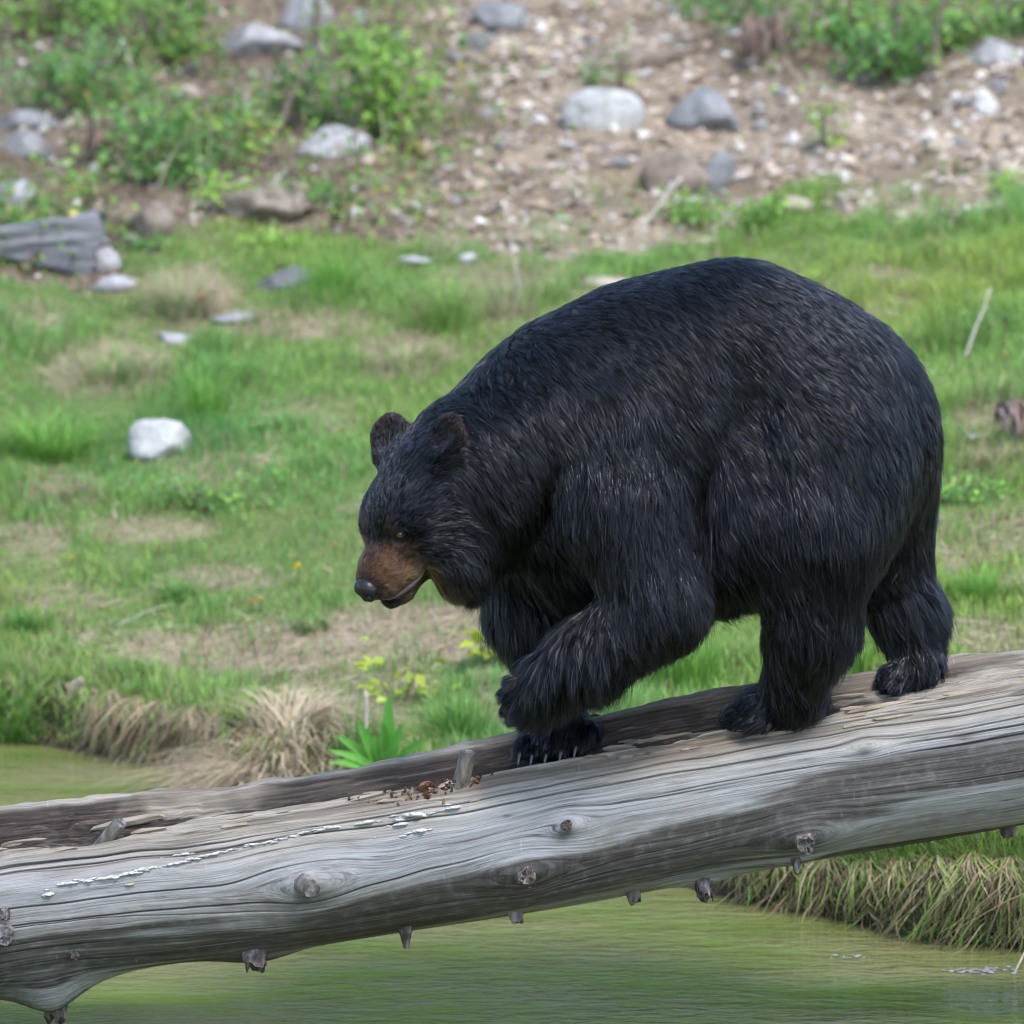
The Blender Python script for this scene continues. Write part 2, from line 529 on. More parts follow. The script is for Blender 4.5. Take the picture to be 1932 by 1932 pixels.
def log_frame(px, py):
    u, e = log_uv(px, py)
    ua, ea = np.array([u]), np.array([e])
    p = log_surface(ua, ea)[0]
    n = math.cos(R_(e)) * LB + math.sin(R_(e)) * LN
    v = -math.sin(R_(e)) * LB + math.cos(R_(e)) * LN
    return p, n, v


us = axis([(-2.6, -1.75, 0.03), (-1.75, 1.75, 0.0062), (1.75, 3.5, 0.03)])
es = axis([(-92, -60, 1.0), (-60, 40, 0.38), (40, 112, 0.45), (112, 268, 3.9)])[:-1]
U, E = np.meshgrid(us, es, indexing='ij')
LP, LM = log_surface(U.ravel(), E.ravel(), True)
na, nb = U.shape
kk = np.arange(na * nb).reshape(na, nb); k2 = np.roll(kk, -1, axis=1)
lq = np.stack([kk[:-1], kk[1:], k2[1:], k2[:-1]], -1).reshape(-1, 4)
ca = np.concatenate([LP, [LP[kk[0]].mean(0)], [LP[kk[-1]].mean(0)]])
tris = np.concatenate([np.stack([np.full(nb, na * nb), kk[0], k2[0]], -1), np.stack([np.full(nb, na * nb + 1), k2[-1], kk[-1]], -1)])
me = fast_mesh('fallen_log', ca, lq, tris)
ext = lambda a: np.concatenate([a, [0, 0]])
set_color(me, 'wood_a', np.stack([ext(LM['rot']), ext(LM['crack']), ext(LM['stain'])], -1))
set_color(me, 'wood_b', np.stack([ext(LM['tan']), ext(LM['brown']), ext(LM['slab'])], -1))
set_vec(me, 'grain', np.stack([ext(U.ravel()), ext(LM['ww']), ext(LM['dR'])], -1))


def wood_material(name):
    m = NT(name)
    g = m.attr('grain', 'Vector')
    A = m.n('ShaderNodeSeparateColor'); m.set(A.inputs[0], m.attr('wood_a'))
    B = m.n('ShaderNodeSeparateColor'); m.set(B.inputs[0], m.attr('wood_b'))
    f1 = m.noise(m.mapping(g, (2.2, 95, 130)), 1.0, 6, 0.66)
    f2 = m.noise(m.mapping(g, (7.0, 330, 330)), 1.0, 4, 0.6)
    f3 = m.noise(m.mapping(g, (1.1, 9, 1)), 1.0, 4, 0.55)
    f4 = m.noise(m.mapping(g, (26, 30, 1)), 1.0, 5, 0.6)
    grey = m.ramp(f1, [(0.25, (0.10, 0.096, 0.092)), (0.5, (0.212, 0.206, 0.20)), (0.75, (0.335, 0.327, 0.317))])
    grey = m.mix(m.ramp(f3, [(0.35, 0.0), (0.7, 0.55)]), grey, (0.34, 0.335, 0.33))
    tan = m.ramp(f1, [(0.25, (0.13, 0.102, 0.072)), (0.5, (0.245, 0.203, 0.15)), (0.75, (0.35, 0.30, 0.228))])
    c = m.mix(m.math('MULTIPLY', B.outputs[0], 0.8), grey, tan)
    c = m.mix(m.math('MULTIPLY', B.outputs[1], m.ramp(f4, [(0.35, 0.15), (0.65, 0.6)])), c, (0.13, 0.098, 0.066))
    st = m.math('MULTIPLY', A.outputs[2], m.math('MULTIPLY', m.ramp(f1, [(0.35, 1.0), (0.75, 0.72)]), m.ramp(f4, [(0.3, 0.75), (0.5, 1.0)])))
    g2 = m.noise(m.mapping(g, (5.0, 22, 1)), 1.0, 7, 0.68)
    c = m.mix(m.ramp(g2, [(0.5, 0.0), (0.68, 0.45)]), c, (0.10, 0.086, 0.072))
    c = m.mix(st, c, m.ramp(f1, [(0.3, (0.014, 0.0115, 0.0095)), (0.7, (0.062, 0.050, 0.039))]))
    fine = m.ramp(f2, [(0.28, 0.62), (0.5, 1.0)])
    c = m.mix(1.0, c, fine, 'MULTIPLY')
    rotc = m.ramp(f1, [(0.3, (0.010, 0.007, 0.006)), (0.5, (0.026, 0.018, 0.014)), (0.62, (0.07, 0.048, 0.035)), (0.74, (0.19, 0.15, 0.108))])
    c = m.mix(A.outputs[0], c, rotc)
    c = m.mix(m.math('MULTIPLY', A.outputs[1], 0.9), c, (0.018, 0.015, 0.013))
    # hairline drying cracks: thin contour lines of a noise stretched along the grain
    for sx, sy, wd, am, gs in ((1.1, 70, .018, .85, 2.3), (2.0, 150, .020, .6, 4.1), (.6, 30, .007, .95, 1.3)):
        hn = m.noise(m.mapping(g, (sx, sy, 1), (sx * 3.3, sy * .7, 0)), 1.0, 1.5, .5)
        hd = m.math('ABSOLUTE', m.math('SUBTRACT', hn, 0.5))
        line = m.ramp(hd, [(0.0, am), (wd, 0.0)])
        gn = m.noise(m.mapping(g, (gs, gs * 9, 1), (1.7, 4, 0)), 1.0, 2, .5)
        line = m.math('MULTIPLY', line, m.ramp(gn, [(.42, 0.0), (.56, 1.0)]))
        c = m.mix(m.math('MULTIPLY', line, m.math('SUBTRACT', 1.0, A.outputs[0], True)), c, (0.030, 0.025, 0.021))
    c = m.mix(m.math('MULTIPLY', B.outputs[2], .75), c, m.ramp(f1, [(.3, (.05, .037, .027)), (.6, (.15, .118, .085)), (.8, (.27, .22, .165))]))
    # pale scratches left by claws
    sc = m.noise(m.mapping(g, (60, 7, 1)), 1.0, 2, 0.5, dist=0.3)
    scm = m.math('MULTIPLY', m.ramp(sc, [(0.70, 0.0), (0.76, 0.4)]), m.ramp(f3, [(0.5, 0.0), (0.6, 1.0)]))
    scm = m.math('MULTIPLY', scm, m.math('SUBTRACT', 1.0, A.outputs[0], True))
    c = m.mix(scm, c, (0.42, 0.415, 0.41))
    h = m.math('ADD', m.math('MULTIPLY', f1, 1.0), m.math('MULTIPLY', f2, 0.5))
    m.bsdf(c, 0.72, m.bump(h, 0.55, 0.006), spec=0.3)
    return m.m


M_WOOD = wood_material('weathered_wood')
log = link('fallen_log', me, M_WOOD)
tag(log, 'long weathered grey log lying across the pond under the bear', 'log')


def simple_mat(name, ramp, scale=20, rough=0.85, bumpd=0.01, spec=0.25, stretch=(1, 1, 1), strength=.6):
    m = NT(name)
    oc = m.mapping(m.obj(), stretch)
    f = m.noise(oc, scale, 6, 0.62)
    m.bsdf(m.ramp(f, ramp), rough, m.bump(f, strength, bumpd), spec=spec)
    return m.m


M_STUB = simple_mat('branch_stub_wood', [(0.3, (0.05, 0.04, 0.032)), (0.5, (0.14, 0.118, 0.098)), (0.7, (0.25, 0.22, 0.195))], 40, stretch=(1, 1, .3), bumpd=.004)
M_CUT = simple_mat('cut_end_wood', [(0.35, (0.022, 0.020, 0.019)), (0.5, (0.085, 0.08, 0.077)), (0.68, (0.2, 0.19, 0.18))], 60, bumpd=.004)
M_DARKSTUB = simple_mat('dark_knot_wood', [(0.3, (0.02, 0.015, 0.013)), (0.5, (0.075, 0.058, 0.05)), (0.72, (0.30, 0.26, 0.24))], 55, bumpd=.006, stretch=(1, 1, .3))


def stub(px, py, length, r0, r1, lean, mat, cap, seed, jag=0.15, sink=0.03, name='branch_stub', flare=0.35):
    """branch stub: base on the log at a photo pixel, pointing along lean (world)"""
    p, n, v = log_frame(px, py)
    d = Vector(lean).normalized()
    q = d.to_track_quat('Z', 'Y').to_matrix()
    rng = np.random.default_rng(seed)
    ns, nr = 18, 9
    V = []
    for k in range(nr):
        t = k / (nr - 1)
        rr = (r0 + (r1 - r0) * t) * (1 + flare * max(0, 1 - t * 3.0) ** 2)
        for a in range(ns):
            th = 2 * math.pi * a / ns
            w = rr * (1 + 0.10 * math.sin(3 * th + seed) + 0.05 * rng.normal())
            z = -sink + (length + sink) * t
            if k >= nr - 2:
                z += jag * r1 * rng.normal() + (0.15 * r1 * math.cos(th + seed))
            V.append(q @ Vector((w * math.cos(th), w * math.sin(th), z)))
    top0 = (nr - 1) * ns
    for a in range(ns):
        th = 2 * math.pi * a / ns
        z = length + jag * r1 * rng.normal() * 1.2 + (0.15 * r1 * math.cos(th + seed)) * .6
        V.append(q @ Vector((r1 * .55 * math.cos(th), r1 * .55 * math.sin(th), z)))
    V.append(q @ Vector((0, 0, length + jag * r1 * .3)))
    V = np.array(V) + p
    Q = [[k * ns + a, k * ns + (a + 1) % ns, (k + 1) * ns + (a + 1) % ns, (k + 1) * ns + a] for k in range(nr) for a in range(ns)]
    T = [[nr * ns + a, nr * ns + (a + 1) % ns, (nr + 1) * ns] for a in range(ns)]
    o = link(name, fast_mesh(name, V[:nr * ns], [q_ for q_ in Q[:(nr - 1) * ns]]), mat, log)
    k0 = (nr - 1) * ns
    link('cut_end', fast_mesh('cut_end', V[k0:], [[i_ - k0 for i_ in q_] for q_ in Q[(nr - 1) * ns:]], [[i_ - k0 for i_ in t_] for t_ in T]), cap, o)
    return o


stub(196, 1572, 0.115, 0.021, 0.019, (.55, -.35, .75), M_STUB, M_CUT, 1, .05, .06, flare=1.0)
stub(892, 1462, 0.085, 0.024, 0.021, (.22, -.28, .95), M_STUB, M_CUT, 2, .06, .06, flare=.4)
stub(578, 1656, 0.045, 0.026, 0.023, (.45, -1, -.12), M_STUB, M_CUT, 3, .05)
stub(982, 1638, 0.02, 0.028, 0.024, (.25, -1, .1), M_DARKSTUB, M_DARKSTUB, 4, .25)
stub(1072, 1547, 0.008, 0.017, 0.015, (0.05, -1, .2), M_DARKSTUB, M_DARKSTUB, 5, .2)
stub(1500, 1572, 0.028, 0.027, 0.024, (.15, -1, -.25), M_DARKSTUB, M_CUT, 6, .3)
stub(1480, 1618, 0.038, 0.02, 0.006, (.05, -.6, -1), M_DARKSTUB, M_DARKSTUB, 7, .3)
stub(1303, 1662, 0.03, 0.026, 0.022, (.1, -.5, -1), M_DARKSTUB, M_DARKSTUB, 8, .5)
stub(1172, 1688, 0.028, 0.025, 0.016, (.3, -.4, -1), M_STUB, M_DARKSTUB, 9, .3)
stub(948, 1726, 0.026, 0.024, 0.016, (.4, -.2, -1), M_STUB, M_DARKSTUB, 10, .3)
stub(742, 1755, 0.052, 0.026, 0.007, (.04, -.3, -1), M_DARKSTUB, M_DARKSTUB, 11, .3)
stub(453, 1800, 0.026, 0.036, 0.03, (.1, -.5, -1), M_DARKSTUB, M_DARKSTUB, 12, .5)
stub(2, 1750, 0.03, 0.03, 0.026, (.3, -1, 0), M_STUB, M_CUT, 13, .12)
stub(122, 1796, 0.014, 0.014, 0.012, (.3, -1, -.2), M_DARKSTUB, M_DARKSTUB, 14, .3)
stub(58, 1876, 0.022, 0.036, 0.028, (-.10, -.15, -1), M_DARKSTUB, M_DARKSTUB, 15, .35, .06, flare=.4)
stub(1885, 1570, 0.02, 0.03, 0.02, (.2, -.3, -1), M_DARKSTUB, M_DARKSTUB, 16, .3)
stub(12, 1712, 0.01, 0.02, 0.016, (.1, -1, .2), M_DARKSTUB, M_DARKSTUB, 17, .3)

# bracket fungi in rows along a crack
M_FUNGUS = simple_mat('pale_bracket_fungus', [(0.35, (0.26, 0.235, 0.2)), (0.5, (0.46, 0.445, 0.415)), (0.7, (0.58, 0.57, 0.55))], 60, bumpd=.002)
M_FUNGUS_TAN = simple_mat('tan_bracket_fungus', [(0.35, (0.22, 0.16, 0.09)), (0.6, (0.42, 0.33, 0.2))], 60, bumpd=.002)


def fungus_mesh(seed):
    rng = np.random.default_rng(seed)
    n = 11; V = []
    for lay, (sc, z) in enumerate(((1.0, 0.0), (.93, .16), (.45, .30), (.95, -.10))):
        for a in range(n):
            th = math.pi * a / (n - 1)
            rr = sc * (1 + .24 * rng.normal())
            V.append((rr * math.cos(th), rr * math.sin(th) * .62, z + .03 * rng.normal()))
    Q = []
    for l0, l1 in ((0, 1), (1, 2), (3, 0)):
        for a in range(n - 1):
            Q.append([l0 * n + a, l0 * n + a + 1, l1 * n + a + 1, l1 * n + a])
    V += [(0, 0, .36), (0, 0, -.08)]
    T = [[2 * n + a, 2 * n + a + 1, 4 * n] for a in range(n - 1)] + [[3 * n + a + 1, 3 * n + a, 4 * n + 1] for a in range(n - 1)]
    return fast_mesh('bracket_fungus', V, Q, T)


FM = [fungus_mesh(s) for s in range(6)]
for f in FM[:5]: f.materials.append(M_FUNGUS)
FM[5].materials.append(M_FUNGUS_TAN)
rng = np.random.default_rng(77)


def put_fungus(px, py, w, mesh):
    p, n, v = log_frame(px, py)
    out = norm(n * 0.9 + np.array([0, 0, -.12])); side = norm(np.cross(out, v) * -1 + .06 * rng.normal(size=3))
    up = np.cross(side, out) * -1
    if up[2] < 0: up = -up
    s = w * 1.4 / PXM / 2
    M = Matrix(((side[0] * s, out[0] * s * 1.1, up[0] * s * .95, p[0] - n[0] * .002), (side[1] * s, out[1] * s * 1.1, up[1] * s * .95, p[1] - n[1] * .002),
                (side[2] * s, out[2] * s * 1.1, up[2] * s * .95, p[2] - n[2] * .002), (0, 0, 0, 1)))
    o = link('bracket_fungus', mesh, None, log)
    o.matrix_world = M


rowx = np.array([125, 235, 330, 400, 470, 560, 640, 720, 800, 860, 915]); rowy = np.array([1655, 1640, 1622, 1606, 1590, 1570, 1552, 1543, 1532, 1515, 1500])
x = 126.0
while x < 655:
    if not (224 < x < 238 or 296 < x < 300 or 466 < x < 472 or 545 < x < 552 or 590 < x < 602):
        put_fungus(x, np.interp(x, rowx, rowy) + rng.normal() * 1.5, rng.uniform(9, 17) * (.55 if 300 < x < 330 else 1), FM[rng.integers(5)])
    x += rng.uniform(7, 12)
for a, b, w in ((345, 1603, 12), (358, 1602, 16), (374, 1600, 8), (316, 1607, 6), (690, 1545, 14), (705, 1543, 22), (727, 1540, 10), (764, 1538, 16), (768, 1546, 20), (757, 1530, 14),
                (795, 1529, 30), (828, 1525, 13), (742, 1549, 8), (868, 1516, 22), (852, 1519, 12), (858, 1508, 12), (780, 1562, 12), (800, 1558, 20), (820, 1555, 9), (716, 1571, 6), (770, 1567, 10),
                (96, 1676, 17), (96, 1667, 8), (905, 1503, 6)):
    put_fungus(a, b, w, FM[rng.integers(5)])
for a, b, w in ((250, 1657, 13), (910, 1501, 16), (842, 1521, 10)):
    put_fungus(a, b, w, FM[5])

# red rotten crumbs and loose splinters in the trough
M_ROT = simple_mat('red_rotten_wood', [(0.3, (0.05, 0.02, 0.01)), (0.5, (0.12, 0.052, 0.026)), (0.7, (0.2, 0.115, 0.06))], 60, bumpd=.003)
M_SPL = simple_mat('pale_splinter_wood', [(0.3, (0.10, 0.078, 0.055)), (0.5, (0.22, 0.18, 0.13)), (0.7, (0.32, 0.275, 0.21))], 30, stretch=(.15, 1, 1), bumpd=.004)


def chunk(p, size, dirv, mat, name, seed, parent=log, upv=(0, 0, 1)):
    rg = np.random.default_rng(seed)
    X = norm(np.asarray(dirv, float)); Yv = norm(np.cross(np.asarray(upv, float), X)); Zv = np.cross(X, Yv)
    V = []
    for i, t in enumerate((-1, -.45, .3, 1)):
        k = (0.45, 1, .9, .25)[i] if rg.random() < .7 else (.8, 1, 1, .7)[i]
        for sy, sz in ((-1, -1), (1, -1), (1, 1), (-1, 1)):
            V.append(p + X * (size[0] * (t + .12 * rg.normal())) + Yv * size[1] * sy * k * (1 + .2 * rg.normal()) + Zv * size[2] * sz * k * (1 + .2 * rg.normal()))
    Q = [[i * 4 + a, i * 4 + (a + 1) % 4, i * 4 + 4 + (a + 1) % 4, i * 4 + 4 + a] for i in range(3) for a in range(4)] + [[3, 2, 1, 0], [12, 13, 14, 15]]
    return link(name, fast_mesh(name, np.array(V), Q, smooth=False), mat, parent)


VV, QQ = [], []
CC = []
for i in range(420):
    px = rng.normal(850, 50); py = 1462 - (px - 850) * .22 + rng.normal(0, 10)
    if i > 370: px = rng.uniform(1125, 1160); py = 1350 + rng.normal(0, 10)
    p, n, v = log_frame(px, py)
    s = rng.uniform(.002, .0055) * (1.5 if rng.random() < .1 else 1)
    CC += [np.array([(.10, .036, .016), (.065, .028, .016), (.03, .018, .013), (.15, .09, .05), (.05, .033, .025)][rng.integers(5)]) * rng.uniform(.6, 1.2)] * 8
    dirv = norm(rng.normal(size=3)); b2 = norm(np.cross(dirv, rng.normal(size=3))); c2 = np.cross(dirv, b2)
    o = len(VV)
    for t, k in ((-1, .6), (1, .5)):
        for sy, sz in ((-1, -1), (1, -1), (1, 1), (-1, 1)):
            VV.append(p + n * s * .4 + dirv * s * 1.6 * t + b2 * s * sy * k + c2 * s * sz * k)
    QQ += [[o + a for a in f] for f in ((3, 2, 1, 0), (4, 5, 6, 7), (0, 1, 5, 4), (1, 2, 6, 5), (2, 3, 7, 6), (3, 0, 4, 7))]
me = fast_mesh('rotten_wood_crumbs', np.array(VV), QQ, smooth=False); set_color(me, 'tint', np.array(CC))
m = NT('rotten_crumbs'); m.bsdf(m.attr('tint'), .9, spec=.2)
tag(link('rotten_wood_crumbs', me, m.m, log), kind='stuff')
for i, (px, py, L, hgt, th) in enumerate(((60, 1530, 90, 6, 5), (260, 1520, 130, 7, 5), (330, 1540, 120, 5, 4), (420, 1528, 90, 5, 4), (300, 1556, 70, 4, 3), (120, 1592, 80, 4, 3),
        (720, 1492, 80, 4, 4), (760, 1500, 60, 3, 3), (1180, 1398, 90, 5, 4), (1240, 1390, 110, 5, 3), (1330, 1374, 80, 4, 3), (1190, 1372, 60, 5, 4), (1470, 1372, 90, 4, 3),
        (1600, 1345, 100, 4, 3), (1680, 1322, 110, 5, 3), (1760, 1312, 90, 4, 3), (1850, 1290, 110, 5, 3), (1640, 1358, 60, 3, 3), (1700, 1345, 70, 3, 2), (1260, 1350, 120, 4, 3), (1620, 1283, 70, 4, 3))):
    p, n, v = log_frame(px, py)
    chunk(p + n * .003, (L / PXM / 2, hgt / PXM, th / PXM), LT + .05 * rng.normal(size=3), M_SPL, 'wood_splinter', 300 + i, upv=n)
for i in range(46):
    px = rng.uniform(0, 1932)
    if 930 < px < 1130: continue
    py = np.interp(px, LPX, LNEAR) + rng.normal(2, 9) if i % 3 else np.interp(px, LPX, LTOP) + rng.uniform(12, 30)
    p, n, v = log_frame(px, py)
    chunk(p + n * .002, (rng.uniform(20, 75) / PXM / 2, rng.uniform(1.5, 4) / PXM, rng.uniform(1.2, 3) / PXM), LT + .06 * rng.normal(size=3), M_SPL if rng.random() < .6 else M_STUB, 'wood_splinter', 500 + i, upv=n)
for i, (px, py, s, dx) in enumerate(((845, 1442, .020, 1), (812, 1452, .016, .7), (905, 1458, .014, .6), (918, 1464, .010, -.4), (860, 1452, .012, .3), (825, 1470, .018, 1))):
    p, n, v = log_frame(px, py)
    chunk(p + n * .006, (s, s * .4, s * .35), LT * dx + v * .3, M_ROT, 'rotten_wood_chunk', 340 + i, upv=n)

# ------------------------------------------------------------------ the bear
def B(px, py, Y): return P(px, py, Y)
PXR = 1.0 / PXM
# head frame: f = muzzle direction, l = towards the bear's left ear (camera side), b = up through the skull
_al = R_(39); _hz = np.array([-0.70, -0.714, 0.0])
HF = norm(math.cos(_al) * _hz - np.array([0, 0, math.sin(_al)]))
HB = norm(math.sin(_al) * _hz + np.array([0, 0, math.cos(_al)]))
HL = np.array([0.714, -0.70, 0.0])
HE = P(732, 1009, -0.27)


def H(a, l, b): return HE + a * HF + l * HL + b * HB


HROT = np.stack([HF, HL, HB], 0)
PR = []   # primitives


def cap(p1, r1, p2, r2, k=.05, flow=(.3, 0, -1), ln=.05):
    PR.append(dict(t='c', a=np.array(p1, float), b=np.array(p2, float), r1=r1, r2=r2, k=k, flow=norm(np.array(flow, float)), ln=ln))


def ell(c, r, rot=None, k=.06, flow=(.3, 0, -1), ln=.05, sub=False):
    PR.append(dict(t='e', c=np.array(c, float), r=np.array(r, float), R=np.eye(3) if rot is None else rot, k=k, flow=norm(np.array(flow, float)), ln=ln, sub=sub))


def pdist(q, p):
    if q['t'] == 'c':
        ab = q['b'] - q['a']; t = np.clip(((p - q['a']) @ ab) / (ab @ ab), 0, 1)
        return np.linalg.norm(p - q['a'] - t[..., None] * ab, axis=-1) - (q['r1'] + (q['r2'] - q['r1']) * t)
    l = (p - q['c']) @ q['R'].T
    k0 = np.linalg.norm(l / q['r'], axis=-1); k1 = np.linalg.norm(l / (q['r'] ** 2), axis=-1)
    return k0 * (k0 - 1) / np.maximum(k1, 1e-6)


def smin(a, b, k):
    h = np.maximum(k - np.abs(a - b), 0) / k
    return np.minimum(a, b) - h * h * k * .25


def comb(F, q, p):
    d = pdist(q, p)
    if q.get('sub'): return -smin(-F, d, q['k'])
    return smin(F, d, q['k'])


def ry(deg):   # rotation in the picture plane (x,z); positive tips the front (left) down
    a = R_(deg); return np.array([[math.cos(a), 0, math.sin(a)], [0, 1, 0], [-math.sin(a), 0, math.cos(a)]])


s = PXR
# trunk
ell(B(1506, 828, .03), (264 * s, 208 * s, 266 * s), None, .10, (.7, 0, -.8), .044)          # rump
ell(B(1382, 796, .0), (258 * s, 192 * s, 306 * s), None, .10, (.7, 0, -.8), .042)              # barrel
ell(B(1325, 930, .0), (232 * s, 205 * s, 212 * s), None, .10, (.25, 0, -1), .072)               # belly
ell(B(1120, 835, .01), (232 * s, 190 * s, 238 * s), ry(25), .09, (.6, 0, -.8), .038)            # shoulders
ell(B(1225, 752, .02), (225 * s, 165 * s, 225 * s), ry(20), .09, (.8, 0, -.6), .034)            # withers
cap(B(1050, 830, .0), 198 * s, B(905, 890, -.10), 152 * s, .09, (.55, 0, -.85), .042)            # neck
ell(B(975, 955, -.12), (105 * s, 120 * s, 108 * s), None, .06, (.5, 0, -.9), .06)               # throat ruff
ell(B(872, 1048, -.20), (66 * s, 80 * s, 76 * s), None, .06, (.35, -.1, -1), .055)              # cheek ruff
# loose skin: hollows before the haunch, behind the elbow and along the shoulder
ell(B(1432, 795, -.335), (42 * s, .112, 175 * s), ry(12), .10, (.45, 0, -.9), .055, sub=True)
ell(B(1325, 985, -.365), (32 * s, .14, 160 * s), ry(-6), .08, (.25, 0, -1), .06, sub=True)
ell(B(1040, 985, -.345), (34 * s, .13, 165 * s), ry(-30), .08, (.4, 0, -.9), .06, sub=True)
# near shoulder and raised foreleg
ell(B(1155, 880, -.215), (108 * s, 78 * s, 165 * s), ry(-8), .05, (.25, 0, -1), .05)
cap(B(1172, 960, -.22), 108 * s, B(1240, 1135, -.27), 86 * s, .07, (.3, 0, -1), .055)
cap(B(1240, 1140, -.27), 80 * s, B(1115, 1235, -.27), 66 * s, .05, (.32, 0, -1), .065)
cap(B(1115, 1235, -.27), 64 * s, B(1035, 1288, -.24), 52 * s, .04, (.12, 0, -1), .07)
cap(B(1040, 1292, -.24), 52 * s, B(1000, 1322, -.22), 46 * s, .03, (-.7, 0, -.75), .045)
for i, (a, b) in enumerate(((966, 1286), (957, 1309), (960, 1333), (973, 1353), (996, 1366))):
    cap(B(a + 26, b - 4, -.255 + .018 * i), 15 * s, B(a, b, -.265 + .026 * i), 12.5 * s, .010, (-.8, 0, -.6), .018)
ell(B(1085, 1045, .0), (95 * s, 110 * s, 95 * s), None, .08, (.2, 0, -1), .06)
# far foreleg
ell(B(1020, 950, .16), (105 * s, 80 * s, 145 * s), None, .10, (.3, 0, -1), .045)
cap(B(1000, 1010, .15), 100 * s, B(1002, 1150, .12), 72 * s, .08, (-.1, 0, -1), .075)
cap(B(1002, 1150, .12), 70 * s, B(1052, 1340, .045), 44 * s, .05, (.1, 0, -1), .06)
cap(B(1072, 1374, .03), 40 * s, B(1040, 1394, .0), 40 * s, .03, (-.4, -.3, -.9), .03)
for i, (a, b) in enumerate(((985, 1410), (1008, 1414), (1034, 1414), (1062, 1409), (1090, 1400))):
    cap(B(a + 22, b - 22, .01), 21 * s, B(a, b, -.035), 15 * s, .010, (-.25, -.4, -.9), .022)
# near hind leg
ell(B(1540, 930, -.16), (165 * s, 104 * s, 200 * s), ry(-15), .08, (.4, 0, -.9), .05)
cap(B(1540, 1000, -.19), 112 * s, B(1532, 1175, -.17), 78 * s, .09, (.2, 0, -1), .06)
cap(B(1532, 1175, -.17), 76 * s, B(1497, 1290, -.10), 55 * s, .06, (.1, 0, -1), .06)
cap(B(1510, 1312, -.085), 46 * s, B(1440, 1335, -.085), 38 * s, .04, (-.5, -.2, -.7), .04)
cap(B(1430, 1336, -.085), 36 * s, B(1392, 1350, -.08), 27 * s, .03, (-.85, -.2, -.4), .03)
for i, (a, b) in enumerate(((1378, 1354), (1388, 1360), (1402, 1364), (1420, 1366))):
    cap(B(a + 20, b - 8, -.07 - .022 * i), 18 * s, B(a, b, -.07 - .026 * i), 13 * s, .015, (-.9, -.1, -.5), .02)
# far hind leg
ell(B(1600, 950, .14), (150 * s, 100 * s, 180 * s), ry(-15), .12, (.5, 0, -.9), .05)
cap(B(1640, 1020, .15), 108 * s, B(1710, 1150, .12), 62 * s, .08, (.65, 0, -.8), .062)
cap(B(1706, 1150, .12), 60 * s, B(1735, 1238, .07), 42 * s, .05, (.6, 0, -.85), .065)
cap(B(1738, 1262, .05), 38 * s, B(1690, 1278, .02), 30 * s, .035, (-.2, -.4, -.9), .035)
for i, (a, b) in enumerate(((1668, 1284), (1676, 1288), (1690, 1290))):
    cap(B(a + 15, b - 8, .03), 16 * s, B(a, b, .03 - .03 * i), 12 * s, .015, (-.8, -.2, -.5), .02)
# head
NB = len(PR)
ell(H(-.125, 0, -.01), (.165, .125, .122), HROT, .05, -HF + .2 * HB, .022)
ell(H(-.21, 0, .045), (.10, .105, .085), HROT, .05, -HF, .022)
for sd in (1, -1):
    ell(H(-.115, .085 * sd, -.055), (.125, .062, .10), HROT, .05, -HF + .55 * HL * sd - .3 * HB, .035)
    ell(H(-.155, .10 * sd, -.10), (.09, .07, .085), HROT, .05, -HF * .8 + .35 * HL * sd - .6 * HB, .05)
    ell(H(-.022, .044 * sd, .024), (.040, .032, .024), HROT, .03, -HF + .3 * HL * sd + .5 * HB, .010)
ell(H(-.12, 0, -.135), (.10, .08, .06), HROT, .04, -HF * .8 - .6 * HB, .045)
cap(H(-.02, 0, -.045), .080, H(.075, 0, -.056), .062, .035, -HF, .013)
cap(H(.075, 0, -.056), .061, H(.110, 0, -.062), .050, .02, -HF, .009)
for sd in (1, -1):
    cap(H(.03, .042 * sd, -.085), .040, H(.105, .028 * sd, -.083), .032, .015, -HF - .3 * HB, .012)
cap(H(-.05, 0, -.125), .055, H(.06, 0, -.142), .040, .02, -HF - .2 * HB, .010)
cap(H(.06, 0, -.143), .039, H(.098, 0, -.139), .029, .015, -HF, .007)
NHEAD = len(PR)
EARS = []
for sd, c, nv in ((1, H(-.255, .108, .130), (-.80, -.55, .2)), (-1, H(-.25, -.120, .108), (-.62, -.75, .2))):
    nv = norm(np.array(nv)); up = norm(HB * .9 - HF * .45 + HL * .30 * sd); up = norm(up - nv * (up @ nv)); sx = np.cross(up, nv)
    Re = np.stack([nv, sx, up], 0)
    base = c - up * .05
    ell(c, (.022, .064, .062), Re, .02, up + .05 * nv, .014)
    ell(base - up * .005, (.036, .052, .045), Re, .035, up, .024)
    ell(c + nv * .030 + up * .006, (.020, .044, .045), Re, .015, up, .008, sub=True)
    EARS.append((c, Re))
for sd in (1, -1):
    ell(H(.016, .072 * sd, .010), (.026, .021, .020), HROT, .012, -HF, .0, sub=True)

